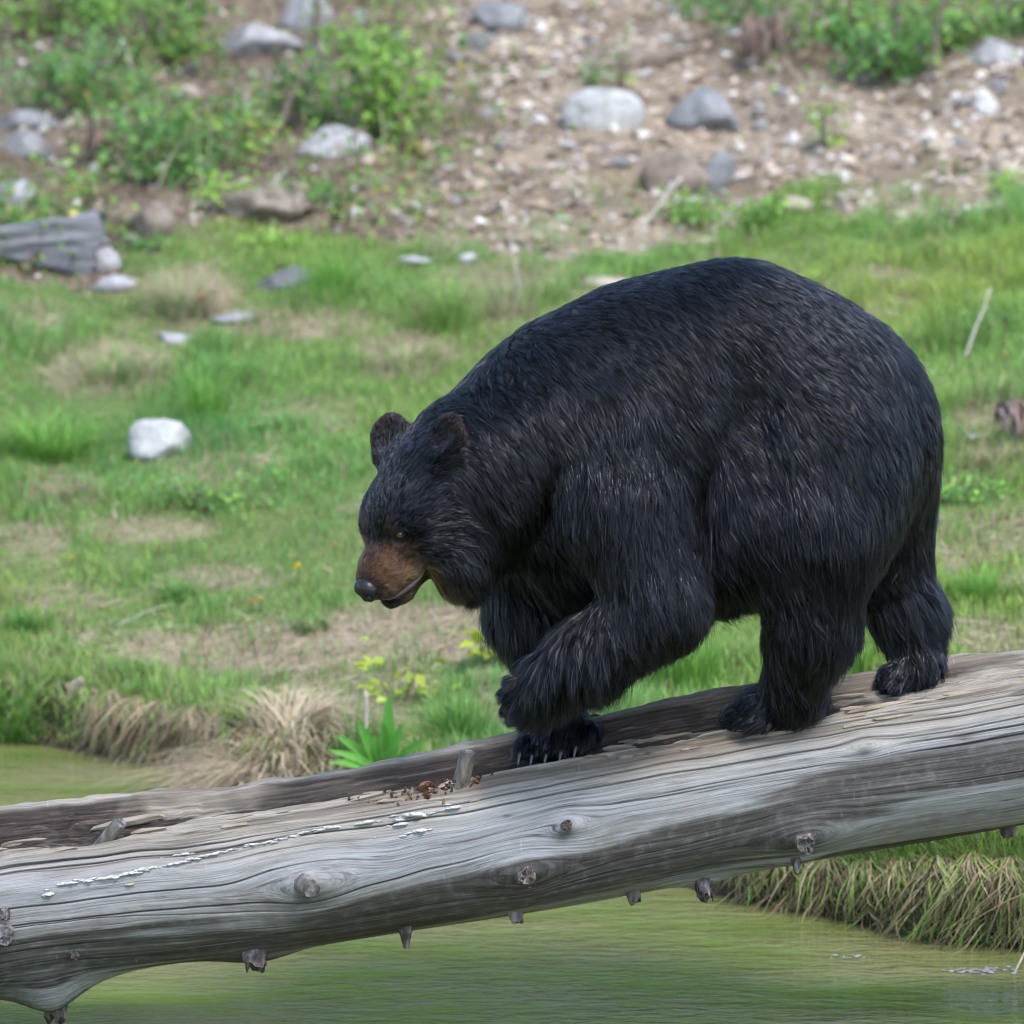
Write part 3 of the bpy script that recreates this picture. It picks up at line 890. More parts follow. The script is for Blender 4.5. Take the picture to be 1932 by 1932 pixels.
# --- sample on a grid and extract one continuous surface
LO = np.array([P(655, 1480, 0)[0], -0.52, P(966, 1475, 0)[2]]); HI = np.array([P(1815, 960, 0)[0], 0.46, P(966, 455, 0)[2]])
HH = 0.0072
dims = np.ceil((HI - LO) / HH).astype(int) + 1
F = np.full(dims, 0.5, np.float32)
ax = [LO[i] + HH * np.arange(dims[i]) for i in range(3)]
for q in PR:
    if q['t'] == 'c':
        rr = max(q['r1'], q['r2']); lo = np.minimum(q['a'], q['b']) - rr; hi = np.maximum(q['a'], q['b']) + rr
    else:
        rr = np.sqrt(((q['R'] * q['r'][:, None]) ** 2).sum(0)); lo = q['c'] - rr; hi = q['c'] + rr
    pad = q['k'] + .03
    i0 = np.clip(((lo - pad - LO) / HH).astype(int), 0, dims - 1); i1 = np.clip(((hi + pad - LO) / HH).astype(int) + 2, 1, dims)
    sl = tuple(slice(a, b) for a, b in zip(i0, i1))
    p = np.stack(np.meshgrid(*[ax[i][i0[i]:i1[i]] for i in range(3)], indexing='ij'), -1)
    F[sl] = comb(F[sl], q, p)


def surface_nets(F, org, h):
    S = F < 0; n = np.array(F.shape)
    c = np.zeros(n - 1, np.uint8)
    for o in itertools.product((0, 1), repeat=3):
        c += S[o[0]:n[0] - 1 + o[0], o[1]:n[1] - 1 + o[1], o[2]:n[2] - 1 + o[2]]
    act = (c > 0) & (c < 8); idx = np.argwhere(act)
    vid = np.full(act.shape, -1, np.int64); vid[act] = np.arange(len(idx))
    acc = np.zeros((len(idx), 3)); cnt = np.zeros(len(idx))
    for o in itertools.product((0, 1), repeat=3):
        for d in range(3):
            if o[d]: continue
            o2 = list(o); o2[d] = 1
            A = idx + o; Bx = idx + o2
            fa = F[A[:, 0], A[:, 1], A[:, 2]]; fb = F[Bx[:, 0], Bx[:, 1], Bx[:, 2]]
            mm = (fa < 0) != (fb < 0)
            t = fa[mm] / (fa[mm] - fb[mm]); pp = np.tile(np.array(o, float), (mm.sum(), 1)); pp[:, d] += t
            acc[mm] += pp; cnt[mm] += 1
    V = org + h * (idx + acc / cnt[:, None])
    Q = []
    for d in range(3):
        e1, e2 = (d + 1) % 3, (d + 2) % 3
        sa = [slice(1, -1)] * 3; sb = [slice(1, -1)] * 3
        sa[d] = slice(0, -1); sb[d] = slice(1, None)
        A = S[tuple(sa)]; Bx = S[tuple(sb)]
        e = np.argwhere(A != Bx); ins = A[A != Bx]
        g = e.copy(); g[:, e1] += 1; g[:, e2] += 1

        def cell(da, db):
            k = g.copy(); k[:, e1] += da; k[:, e2] += db
            return vid[k[:, 0], k[:, 1], k[:, 2]]
        q = np.stack([cell(-1, -1), cell(0, -1), cell(0, 0), cell(-1, 0)], -1)
        q[~ins] = q[~ins][:, ::-1]
        Q.append(q)
    return V, np.concatenate(Q)


BV, BQ = surface_nets(F, LO, HH)
# keep only the largest shell
def field(p):
    f = np.full(len(p), .5)
    for q in PR: f = comb(f, q, p)
    return f


def to_surface(p, it=6):
    p = np.array(p, float)
    for _ in range(it):
        f = field(p); g = np.stack([field(p + np.eye(3)[i] * .002) - f for i in range(3)], -1) / .002
        p -= norm(g) * f[:, None]
    f = field(p); g = np.stack([field(p + np.eye(3)[i] * .002) - f for i in range(3)], -1)
    return p, norm(g)


m = NT('bear_skin')
m.bsdf(m.attr('tint'), 0.75, spec=0.2)
M_SKIN = m.m
bme = fast_mesh('black_bear', BV, BQ)
BN = np.zeros(len(BV) * 3, np.float32)
bme.vertices.foreach_get('normal', BN); BN = BN.reshape(-1, 3).astype(float)
bear = link('black_bear', bme, M_SKIN)
tag(bear, 'large black bear with brown muzzle walking along the log with one forepaw raised', 'bear')


def head_coords(p):
    d = p - HE
    return d @ HF, d @ HL, d @ HB


def fur_tint(p):
    a, l, b = head_coords(p)
    col = np.tile(np.array([0.0033, 0.0038, 0.0056]), (len(p), 1))  # neutral black coat, cool sky sheen put in as a blue tint
    hd = (a > -.3) & (np.abs(l) < .2) & (b > -.2) & (b < .12)
    nz = fbm(p[:, 0] * 30, p[:, 1] * 30, p[:, 2] * 30, seed=200, octv=3)
    mz = sstep(-.012, .035, a + .12 * np.minimum(b, 0) + .012 * nz - .15 * np.maximum(np.abs(l) - .045, 0)) * sstep(.03, -.01, b) * sstep(-.125, -.085, b + .02 * nz + .25 * np.maximum(a - .1, 0))
    brown = np.array([0.085, 0.037, 0.016]); tanc = np.array([0.215, 0.115, 0.047]); bridge = np.array([0.05, 0.020, 0.010])
    c2 = brown + (tanc - brown) * (sstep(-.045, -.10, b) * sstep(.12, .03, a))[:, None]
    c2 = c2 + (bridge - c2) * sstep(.03, .012, np.abs(l))[:, None] * .7
    col = col + (c2 - col) * (mz * hd)[:, None]
    ck = np.exp(-((a - .012) / .035) ** 2 - ((np.abs(l) - .068) / .03) ** 2 - ((b + .115) / .028) ** 2) * hd
    col = col + (tanc - col) * np.clip(ck * .75, 0, 1)[:, None]
    chin = np.exp(-((a - .05) / .04) ** 2 - ((b + .16) / .025) ** 2) * hd
    col = col + (np.array([.12, .06, .03]) - col) * np.clip(chin, 0, 1)[:, None]
    br = np.exp(-((a + .0) / .02) ** 2 - ((np.abs(l) - .042) / .014) ** 2 - ((b - .026) / .022) ** 2) * hd
    col = col + (np.array([.09, .033, .016]) - col) * np.clip(br, 0, 1)[:, None]
    dk = np.exp(-((a - .035) / .03) ** 2 - ((np.abs(l) - .062) / .016) ** 2 - ((b + .03) / .03) ** 2) * hd * .75
    col = col + (np.array([.012, .011, .011]) - col) * np.clip(dk, 0, 1)[:, None]
    for sg in (1, -1):
        ey = np.exp(-((a - .016) / .022) ** 2 - ((l - .070 * sg) / .024) ** 2 - ((b - .008) / .018) ** 2) * hd
        col = col + (np.array([.006, .0055, .006]) - col) * np.clip(ey * 1.3, 0, 1)[:, None]
    nose_dark = sstep(.115, .145, a) * hd
    col = col + (np.array([.03, .02, .016]) - col) * (nose_dark * .8)[:, None]
    for c, Re in EARS:
        d = np.linalg.norm((p - c) @ Re.T / np.array([.045, .075, .085]), axis=1)
        up = ((p - c) @ Re[2]) / .06
        w = sstep(1.1, .8, d) * (.35 + .65 * sstep(.2, .9, up))
        col = col + (np.array([.013, .0065, .0045]) - col) * w[:, None]
    return col


skin = np.maximum(fur_tint(BV) * .6, .003)
set_color(bme, 'tint', skin)

# --- fur: strands grown from the surface, combed, clumped
rng = np.random.default_rng(11)
NSTR = 360000


def prim_blend(p, what, ks=.022):
    ds = np.stack([np.where(np.full(len(p), q.get('sub', False)), 9.0, pdist(q, p)) for q in PR], 0)
    w = np.exp(-np.clip((ds - ds.min(0)) / ks, 0, 30))
    w /= w.sum(0)
    fl = np.einsum('qn,qc->nc', w, np.stack([q['flow'] for q in PR]))
    ln = w.T @ np.array([q['ln'] for q in PR])
    return fl, ln


tri = np.concatenate([BQ[:, [0, 1, 2]], BQ[:, [0, 2, 3]]])
cr = np.cross(BV[tri[:, 1]] - BV[tri[:, 0]], BV[tri[:, 2]] - BV[tri[:, 0]]); area = np.linalg.norm(cr, axis=1) / 2
tc = BV[tri].mean(1)
VFL, VLN = prim_blend(BV, None)
tl = VLN[tri].mean(1)
dens = area * np.clip(.042 / np.maximum(tl, .007), .7, 4.0)
dens *= np.where(cr[:, 1] > .6 * np.linalg.norm(cr, axis=1), .4, 1)        # fewer on the far side
pick = rng.choice(len(tri), NSTR, p=dens / dens.sum())
b1 = rng.random(NSTR); b2 = rng.random(NSTR); fl_ = b1 + b2 > 1; b1[fl_], b2[fl_] = 1 - b1[fl_], 1 - b2[fl_]
bw = np.stack([1 - b1 - b2, b1, b2], -1)
tp = tri[pick]
root = np.einsum('nk,nkc->nc', bw, BV[tp]); nrm = norm(np.einsum('nk,nkc->nc', bw, BN[tp]))
flow = np.einsum('nk,nkc->nc', bw, VFL[tp]); leng = np.einsum('nk,nk->n', bw, VLN[tp])
# not on the eyes
for sd in (1, -1):
    a, l, b = head_coords(root)
    ok = ((a - .018) / .032) ** 2 + ((l - .066 * sd) / .032) ** 2 + ((b - .010) / .021) ** 2 > 1
    root, nrm, flow, leng = root[ok], nrm[ok], flow[ok], leng[ok]
a, l, b = head_coords(root)
ok = ~((a > .143) & (b > -.092)) & (leng > .003)
root, nrm, flow, leng = root[ok], nrm[ok], flow[ok], leng[ok]
N = len(root)
# swirl of the coat
nx = fbm(root[:, 0] * 5, root[:, 1] * 5, root[:, 2] * 5, seed=210, octv=3)
fx = fbm(root[:, 0] * 18, root[:, 1] * 18, root[:, 2] * 18, seed=220, octv=2)
tan_ = norm(flow - nrm * np.einsum('nc,nc->n', flow, nrm)[:, None])
bit = np.cross(nrm, tan_)
ang = .5 * nx + .4 * fx + rng.normal(0, .20, N)
tdir = tan_ * np.cos(ang)[:, None] + bit * np.sin(ang)[:, None]
Ls = leng * (1 + .22 * fbm(root[:, 0] * 9, root[:, 1] * 9, root[:, 2] * 9, seed=230, octv=2)) * rng.uniform(.72, 1.18, N)
long_ = rng.random(N) < .06
Ls[long_] *= 1.4
lift = np.clip(.30 + 7 * np.clip(leng - .04, 0, .04) + .16 * fx + rng.normal(0, .11, N), .10, 1.1)
lift = np.where(leng < .016, lift * .7, lift)
KP = 6
sv = np.linspace(0, 1, KP)
curve = np.zeros((N, KP, 3))
for k, t in enumerate(sv):
    up = lift * (t - .52 * t * t)
    curve[:, k] = root + (tdir * t + nrm * up[:, None]) * Ls[:, None]
    curve[:, k, 2] -= .16 * Ls * t * t
# glossy guard hairs lie on top of the coat
guard0 = None
# clumps
ci = rng.choice(N, 26000, replace=False)
kd = kdtree.KDTree(len(ci))
for i, c in enumerate(ci): kd.insert(root[c], i)
kd.balance()
near = np.fromiter((kd.find(r)[1] for r in root.tolist()), np.int64, N)
cc = ci[near]
short = np.clip(leng / .03, .1, 1)
cl = np.clip(.70 + .4 * vnoise(root[:, 0] * 7, root[:, 1] * 7, root[:, 2] * 7, seed=240), .2, .95) * short
for k, t in enumerate(sv):
    w = (cl * t ** 1.3)[:, None]
    ref = root[cc] + (curve[cc, k] - root[cc]) * (Ls / Ls[cc])[:, None]
    curve[:, k] += (ref - curve[:, k]) * w
col = fur_tint(root)
cvar = (1 + .55 * rng.normal(0, 1, len(ci)).clip(-1.4, 2.2)[near] * .45) * rng.uniform(.8, 1.25, N)
col = np.clip(col * cvar[:, None], .003, 1)
fur = D.hair_curves.new('fur')
fur.add_curves([KP] * N)
fur.attributes['position'].data.foreach_set('vector', np.ascontiguousarray(curve, np.float32).ravel())
guard = (rng.random(N) < .12) & (leng > .016)
rad0 = np.where(leng < .016, .00042, np.where(guard, .00085, .00054))
rad = rad0[:, None] * np.array([1.0, 1.0, .92, .78, .55, .18])[None]
ra = fur.attributes.get('radius') or fur.attributes.new('radius', 'FLOAT', 'POINT')
ra.data.foreach_set('value', rad.astype(np.float32).ravel())
ta = fur.attributes.new('fur_tint', 'FLOAT_COLOR', 'POINT')
ta.data.foreach_set('color', np.concatenate([np.repeat(col, KP, 0), np.ones((N * KP, 1))], 1).astype(np.float32).ravel())
ga = fur.attributes.new('gloss', 'FLOAT', 'POINT')
gl = np.clip(.20 + .16 * np.abs(rng.normal(size=len(ci)))[near] + .04 * rng.normal(size=N), .13, .8)
gl[guard] = rng.uniform(.10, .2, guard.sum())
ga.data.foreach_set('value', np.repeat(gl, KP).astype(np.float32))
ia = fur.attributes.new('ior', 'FLOAT', 'POINT')
lockgloss = rng.random(len(ci))[near]
io = np.where(guard, 1.55, 1.19 + .24 * lockgloss ** 2)
ia.data.foreach_set('value', np.repeat(io, KP).astype(np.float32))
m = NT('bear_fur')
hb = m.n('ShaderNodeBsdfHairPrincipled'); hb.parametrization = 'COLOR'
m.set(hb.inputs['Color'], m.attr('fur_tint'))
m.set(hb.inputs['Roughness'], m.attr('gloss', 'Fac'))
hb.inputs['Radial Roughness'].default_value = 0.45
m.set(hb.inputs['IOR'], m.attr('ior', 'Fac'))
m.t.links.new(hb.outputs[0], m.out.inputs[0])
fo = link('fur', fur, None, bear); fur.materials.append(m.m)
tag(fo, kind='stuff')

# --- nose, eyes, lip, claws
def blob(name, mat, c, r, rot, parent, nu=26, nv=16, f=None):
    V = []
    for j in range(nv + 1):
        th = math.pi * j / nv
        for i in range(nu):
            ph = 2 * math.pi * i / nu
            d = np.array([math.cos(th), math.sin(th) * math.cos(ph), math.sin(th) * math.sin(ph)])
            q = d * r
            if f: q = f(d, q)
            V.append(c + q @ rot)
    Q = [[j * nu + i, (j + 1) * nu + i, (j + 1) * nu + (i + 1) % nu, j * nu + (i + 1) % nu] for j in range(nv) for i in range(nu)]
    return link(name, fast_mesh(name, np.array(V), Q), mat, parent)


m = NT('nose_leather')
nn = m.noise(m.obj(), 260, 2)
m.bsdf(m.mix(m.ramp(nn, [(.3, 0.0), (.7, 1.0)]), (.006, .0055, .006), (.014, .013, .014)), 0.34, m.bump(nn, .35, .002), spec=.28)
M_NOSE = m.m


def nose_f(d, q):
    q = q.copy()
    # flat front, narrow below, two comma nostrils and the cleft
    q[2] *= 1.0 if d[2] > 0 else 1.15
    q[1] *= 1 - .28 * max(0, -d[2])
    front = max(0, d[0])
    for sd in (1, -1):
        g = math.exp(-((d[1] - .48 * sd) / .22) ** 2 - ((d[2] + .18) / .20) ** 2) * (front > .1)
        q[0] -= .022 * g
    q[0] -= .004 * math.exp(-(d[1] / .10) ** 2) * (d[2] < .1) * (front > 0)
    return q


blob('nose', M_NOSE, H(.150, 0, -.058), np.array([.028, .037, .034]), HROT, bear, 40, 30, nose_f)
m = NT('dark_brown_eye')
m.bsdf((.040, .027, .017), 0.05, spec=.6)
M_EYE = m.m
m = NT('eyelid_skin'); m.bsdf((.012, .010, .010), 0.45, spec=.4); M_LID = m.m
for sd in (1, -1):
    pe, ne = to_surface([H(.018, .070 * sd, .010)])
    pe, ne = pe[0], norm(ne[0] + .9 * HF + .2 * HL * sd)
    up = norm(HB - ne * (HB @ ne)); sx = np.cross(up, ne)
    Re = np.stack([ne, sx, up], 0)
    eye = blob('eye', M_EYE, pe - ne * .0005, np.array([.0145, .0145, .0145]), Re, bear, 20, 14)
    # eyelid ring
    V, Q = [], []
    for i in range(20):
        t = 2 * math.pi * i / 20
        o = sx * math.cos(t) * .0155 + up * math.sin(t) * (.0105 if math.sin(t) > 0 else .0100)
        for j in range(6):
            t2 = 2 * math.pi * j / 6
            V.append(pe + ne * .0055 + o * (1 + .24 * math.cos(t2)) + ne * .0028 * math.sin(t2))
    Q = [[i * 6 + j, ((i + 1) % 20) * 6 + j, ((i + 1) % 20) * 6 + (j + 1) % 6, i * 6 + (j + 1) % 6] for i in range(20) for j in range(6)]
    link('eyelid', fast_mesh('eyelid', np.array(V), Q), M_LID, eye)
m = NT('lip_skin')
ln_ = m.noise(m.obj(), 90, 3)
m.bsdf(m.ramp(ln_, [(.35, (.06, .035, .038)), (.6, (.17, .095, .095))]), 0.4, spec=.5)
M_LIP = m.m
m = NT('dark_mouth'); m.bsdf((.012, .009, .009), 0.5, spec=.4); M_MOUTH = m.m


def tube(name, pts, rads, mat, parent, ns=8):
    pts = np.array(pts); V = []
    T = norm(np.gradient(pts, axis=0))
    for i in range(len(pts)):
        x = norm(np.cross(T[i], np.array([.13, .21, .97]))); y = np.cross(T[i], x)
        for a in range(ns):
            t = 2 * math.pi * a / ns
            V.append(pts[i] + (x * math.cos(t) + y * math.sin(t)) * rads[i])
    Q = [[i * ns + a, i * ns + (a + 1) % ns, (i + 1) * ns + (a + 1) % ns, (i + 1) * ns + a] for i in range(len(pts) - 1) for a in range(ns)]
    n0 = len(V); V += [pts[0], pts[-1]]
    Tt = [[n0, (a + 1) % ns, a] for a in range(ns)] + [[n0 + 1, (len(pts) - 1) * ns + a, (len(pts) - 1) * ns + (a + 1) % ns] for a in range(ns)]
    return link(name, fast_mesh(name, np.array(V), Q, Tt), mat, parent)


for sd in (1, -1):
    lp = [(.135, .004, -.112), (.122, .020, -.116), (.10, .034, -.119), (.078, .043, -.119), (.055, .050, -.115), (.03, .057, -.106), (.012, .063, -.094)]
    q, nq = to_surface([H(a, l * sd, b) for a, l, b in lp])
    q2 = q - nq * .001 - HB * .006
    tube('lip', q2, [.002, .005, .0085, .0095, .009, .006, .002], M_LIP, bear)
    tube('mouth_line', q + nq * .003 + HB * .004, [.001, .0035, .004, .004, .004, .0035, .001], M_MOUTH, bear)
m = NT('horn_claw')
m.bsdf(m.ramp(m.noise(m.obj(), 120, 2), [(.3, (.025, .022, .02)), (.7, (.085, .078, .07))]), 0.35, spec=.5)
M_CLAW = m.m


def claw(base, d, L, r):
    d = norm(np.array(d, float)); pts = []
    for t in np.linspace(0, 1, 6):
        pts.append(base + d * L * t + np.array([0, 0, -1]) * L * .45 * t * t)
    tube('claw', pts, [r, r * .95, r * .8, r * .6, r * .35, r * .08], M_CLAW, bear, 7)


for a, b in ((985, 1408), (1008, 1412), (1034, 1413), (1062, 1408), (1090, 1399)):
    claw(B(a - 3, b + 8, -.055), (-.2, -.55, -.7), .036, .0058)
for i, (a, b) in enumerate(((965, 1282), (958, 1306), (961, 1330), (974, 1351), (996, 1365))):
    claw(B(a - 4, b + 2, -.225 + .018 * i), (-.6, .2, -.7), .026, .005)
for i, (a, b) in enumerate(((1378, 1354), (1388, 1360), (1402, 1364), (1420, 1366))):
    claw(B(a - 8, b + 4, -.07 - .026 * i), (-.8, -.1, -.5), .022, .0045)

# ------------------------------------------------------------------ stones
def stone_mat(name, lo, mid, hi, sc=9):
    m = NT(name)
    oc = m.obj()
    f = m.noise(oc, sc, 7, 0.65); f2 = m.noise(oc, sc * 6, 4, .6)
    c = m.ramp(f, [(0.3, lo), (0.5, mid), (0.7, hi)])
    c = m.mix(m.ramp(f2, [(.55, 0.0), (.75, .5)]), c, tuple(v * .5 for v in mid))
    m.bsdf(c, 0.85, m.bump(m.math('ADD', f, f2), .7, .02), spec=.25)
    return m.m


SM = dict(
    white=stone_mat('white_stone', (.15, .145, .135), (.34, .33, .305), (.47, .46, .43), 6),
    pale=stone_mat('pale_lavender_stone', (.15, .139, .136), (.27, .255, .25), (.38, .365, .36)),
    grey=stone_mat('grey_stone', (.11, .108, .104), (.19, .187, .182), (.275, .272, .265)),
    dark=stone_mat('dark_grey_stone', (.06, .06, .057), (.115, .115, .11), (.18, .177, .17)),
    tan=stone_mat('tan_stone', (.18, .14, .10), (.31, .255, .19), (.42, .36, .285)),
    brown=stone_mat('brown_stone', (.09, .066, .05), (.17, .132, .10), (.26, .217, .175)))


def rock_mesh(seed, size, nplanes=11, rough=.10, sub=4):
    rg = np.random.default_rng(seed)
    bm = bmesh.new(); bmesh.ops.create_icosphere(bm, subdivisions=sub, radius=1.0)
    V = np.array([v.co for v in bm.verts])
    nrm_ = norm(rg.normal(size=(nplanes, 3))); dd = rg.uniform(.58, .95, nplanes)
    dots = np.maximum(V @ nrm_.T, 1e-3)
    r = (dd / dots); r = np.minimum(r, 1.25)
    r = -np.log(np.exp(-38 * r).sum(1) + math.exp(-38 * 1.05)) / 38
    r *= 1 + rough * fbm(V[:, 0] * 2.5 + seed, V[:, 1] * 2.5, V[:, 2] * 2.5, seed=seed % 97, octv=4)
    V = V * r[:, None] * np.asarray(size)
    for v, c in zip(bm.verts, V): v.co = c
    me = D.meshes.new('stone'); bm.to_mesh(me); bm.free()
    me.polygons.foreach_set('use_smooth', np.full(len(me.polygons), True))
    return me


def place_rock(px, pyb, w, h, mat, label, seed, name='stone', group=None, rot=None, sink=.30, cat='stone', depth=.8, **kw):
    g = ground_hit(px, pyb - h * .12)[0]
    sc = project(g[None])[2][0] / FPX
    sx, sz = w * sc / 2, h * sc / 2
    me = rock_mesh(seed, (sx * 1.12, sx * 1.12 * depth, sz * 1.35), **kw)
    o = link(name, me, SM[mat], None, (g[0], g[1] + sx * depth * .5, g[2] + sz * (1 - sink * 1.6)))
    o.rotation_euler = rot or (0, 0, random.Random(seed).uniform(-.4, .4))
    tag(o, label, cat, group)
    return o


ROCKS = [
    (1138, 248, 138, 78, 'white', 'white block shaped stone with a dip in its top edge, on bare dirt', 1),
    (1330, 252, 128, 80, 'grey', 'blue-grey boulder with flat facets, next to the white block stone', 2),
    (942, 72, 100, 66, 'grey', 'big grey boulder near the top of the dirt slope', 3),
    (898, 100, 58, 42, 'dark', 'dark grey slab leaning against the big grey boulder high on the slope', 4),
    (492, 108, 150, 58, 'pale', 'long pale slab between two leafy bushes high in the undergrowth', 5),
    (578, 66, 92, 72, 'pale', 'upright pale stone right behind the long slab in the undergrowth', 6),
    (630, 300, 145, 58, 'pale', 'pale lavender slab at the lower edge of the undergrowth', 7),
    (45, 248, 120, 44, 'grey', 'flat grey rock, upper of two piled at the edge of the frame', 8),
    (52, 302, 105, 52, 'grey', 'rounded grey rock under the flat grey one among bushes', 9),
    (28, 392, 84, 52, 'pale', 'pale rock just above the weathered wood block', 10),
    (196, 522, 56, 54, 'pale', 'small upright pale rock touching the end of the weathered wood block', 11),
    (212, 552, 84, 34, 'pale', 'low flat rock at the foot of the weathered wood block', 12),
    (540, 556, 112, 46, 'dark', 'wedge shaped grey-green slab tilted in the grass', 13),
    (308, 872, 118, 88, 'white', 'round white boulder half sunk in the green grass', 14),
    (440, 612, 92, 20, 'pale', 'flat pale stone next to the broken orange ended stick', 15),
    (330, 648, 92, 18, 'pale', 'flat pale stone set in the straw below the broken stick', 16),
    (284, 458, 92, 72, 'brown', 'pointed brown-grey rock behind the straw tussock', 17),
    (492, 424, 176, 66, 'brown', 'broad tan-brown rock at the border of grass and undergrowth', 18),
    (1884, 128, 124, 52, 'pale', 'pale slab under the bush at the far corner of the slope', 19),
    (1500, 412, 74, 42, 'tan', 'rounded tan stone at the lower edge of the dirt slope', 20),
    (1892, 352, 64, 60, 'tan', 'upright tan stone with a green sprig in front, on the dirt slope', 21),
    (1768, 296, 78, 40, 'tan', 'long tan stone with a flat top on the dirt slope', 22),
    (1856, 220, 52, 36, 'white', 'small bright white stone under the far bush', 23),
    (1276, 372, 120, 78, 'brown', 'brown earthy boulder with a grey slab leaning on it', 24),
    (1350, 372, 48, 92, 'grey', 'narrow grey slab leaning on the brown boulder', 25),
    (1190, 132, 200, 42, 'brown', 'long low brown rock half buried in the dirt', 26),
    (176, 336, 32, 30, 'white', 'small round white stone in dark soil below the bushes', 27),
    (880, 503, 36, 28, 'white', 'small pale stone alone in the grass below the dirt slope', 28),
    (680, 50, 34, 32, 'pale', 'small pale round stone between the bush and the dirt', 29),
    (146, 1306, 38, 24, 'tan', 'small tan stone in the grass near the water edge', 30),
    (1838, 834, 62, 16, 'white', 'flat white chip lying on the bare patch behind the bear', 31),
    (345, 190, 70, 26, 'tan', 'tan stone almost hidden in the undergrowth', 32),
    (1800, 60, 80, 30, 'dark', 'dark stone in the shade of the far bush', 33),
    (1140, 545, 90, 20, 'tan', 'flat tan stone in the grass behind the back of the bear', 34),
    (100, 360, 60, 44, 'brown', 'brown rock in dark soil above the wood block', 35),
    (785, 500, 60, 16, 'pale', 'flat pale stone in the grass just below the dirt edge', 36)]
for r in ROCKS:
    kw = {}
    rot = None
    if r[6] == 1: kw = dict(nplanes=7, rough=.03)
    if r[6] == 13: rot = (0, R_(-14), .1)
    if r[6] == 25: rot = (.2, R_(28), .3)
    if r[6] in (14,): kw = dict(nplanes=24, rough=.05)
    place_rock(*r[:6], 1000 + r[6] * 7, rot=rot, **kw)

rng = np.random.default_rng(5)
SMALL = [rock_mesh(50 + i, (1, .85, .7), sub=2, rough=.1) for i in range(8)]
SMATS = ['white', 'pale', 'tan', 'tan', 'pale', 'brown', 'grey', 'tan']
for s_, k in zip(SMALL, SMATS): s_.materials.append(SM[k])
pts = []
while len(pts) < 190:
    px = rng.uniform(-60, 1990); py = rng.uniform(-30, 490)
    if px < 820 and rng.random() < .72: continue
    if px > 1290 and py < 140 and rng.random() < .8: continue
    if py > np.interp(px, DBX, DBY) + 15: continue
    pts.append((px, py))
hp = ground_hit(*np.array(pts).T)
SST = []
for p in hp:
    sc = project(p[None])[2][0] / FPX
    w = (6 + 13 * rng.random() ** 2.0) * sc * 1.1
    kk_ = int(rng.integers(8)); o = link('small_stone', SMALL[kk_], None, None, p + np.array([0, 0, w * .25]))
    o.scale = (w * rng.uniform(.8, 1.5), w, w * rng.uniform(.6, 1))
    o.rotation_euler = rng.uniform(-.5, .5, 3) + np.array([0, 0, rng.uniform(0, 6)])
    SST.append((o, p, w, kk_))

MARKS = [(1138, 210, 'the white block stone'), (1330, 215, 'the blue-grey boulder'), (930, 50, 'the big grey boulder'), (1276, 335, 'the brown earthy boulder'), (1500, 392, 'the rounded tan stone'),
         (1768, 275, 'the long tan stone'), (1892, 322, 'the upright tan stone'), (1190, 112, 'the long low brown rock'), (720, 180, 'the bright green bush'), (1680, 100, 'the thin saplings'), (630, 272, 'the pale lavender slab'),
         (1856, 200, 'the far bush'), (880, 490, 'the lone pale stone in the grass'), (1560, 220, 'the spindly seedling'), (176, 322, 'the round white stone in dark soil'), (490, 80, 'the long pale slab'), (480, 390, 'the broad tan-brown rock'),
         (50, 270, 'the piled grey rocks'), (1400, 30, 'the root mass')]
CN = ['white', 'lavender-grey', 'tan', 'sandy', 'pale', 'brown', 'grey', 'yellowish']
for o, p, w, k in SST:
    a, b_, _ = project(p[None]); a, b_ = a[0], b_[0]
    q = min(MARKS, key=lambda t: (t[0] - a) ** 2 + 3 * (t[1] - b_) ** 2)
    dx, dy = a - q[0], b_ - q[1]
    rel = ('beside' if dx * dx + dy * dy < 70 ** 2 else ('uphill of' if dy < 0 else 'downhill of') if abs(dy) * 1.8 > abs(dx) else ('left of' if dx < 0 else 'right of'))
    sz = 'tiny' if w < .022 else ('small' if w < .034 else 'fist sized')
    tag(o, '%s %s loose stone on dirt %s %s' % (sz, CN[k], rel, q[2]), 'stone', 'small loose stones scattered over the dirt slope')

# weathered wood block at the left edge
g = ground_hit(90, 535)[0]; sc = project(g[None])[2][0] / FPX
nu, nv = 60, 48
V = []
for i in range(nu + 1):
    t = i / nu
    for j in range(nv):
        th = 2 * math.pi * j / nv
        cx_, cz_ = math.cos(th), math.sin(th)
        k = 1 / max(abs(cx_), abs(cz_)) ** .75
        top = 30 + 42 * t - 5 * (t > .97); bot = 0 - 60 * t
        hgt = (top - bot) / 2 * cz_ * k + (top + bot) / 2
        V.append(((-150 + 248 * t - (40 * max(0, -cz_) + 9 * math.sin(cz_ * 7 + 2 * cx_)) * t ** 3) * sc, -60 * cx_ * k * sc * .8, hgt * sc))
V = np.array(V)
g_ = fbm(V[:, 0] * 2.2, V[:, 1] * 12 + V[:, 2] * 34 - V[:, 0] * 4.0, seed=71, octv=4)
V[:, 1] += .022 * g_ * np.sign(V[:, 1]); V[:, 2] += .012 * g_
V += g + np.array([0, .2, 58 * sc])
Q = [[i * nv + j, (i + 1) * nv + j, (i + 1) * nv + (j + 1) % nv, i * nv + (j + 1) % nv] for i in range(nu) for j in range(nv)]
n0 = len(V); V = np.concatenate([V, [V[:nv].mean(0)], [V[nu * nv:].mean(0)]])
T = [[n0, (j + 1) % nv, j] for j in range(nv)] + [[n0 + 1, nu * nv + j, nu * nv + (j + 1) % nv] for j in range(nv)]
M_BLOCK = simple_mat('weathered_block_wood', [(.3, (.05, .048, .05)), (.5, (.145, .14, .145)), (.7, (.27, .263, .27))], 7, stretch=(.5, 2, 9), bumpd=.03)
tag(link('weathered_wood_block', fast_mesh('weathered_wood_block', V, Q, T), M_BLOCK), 'weathered grey block of squared timber lying in the grass below the bushes', 'timber')

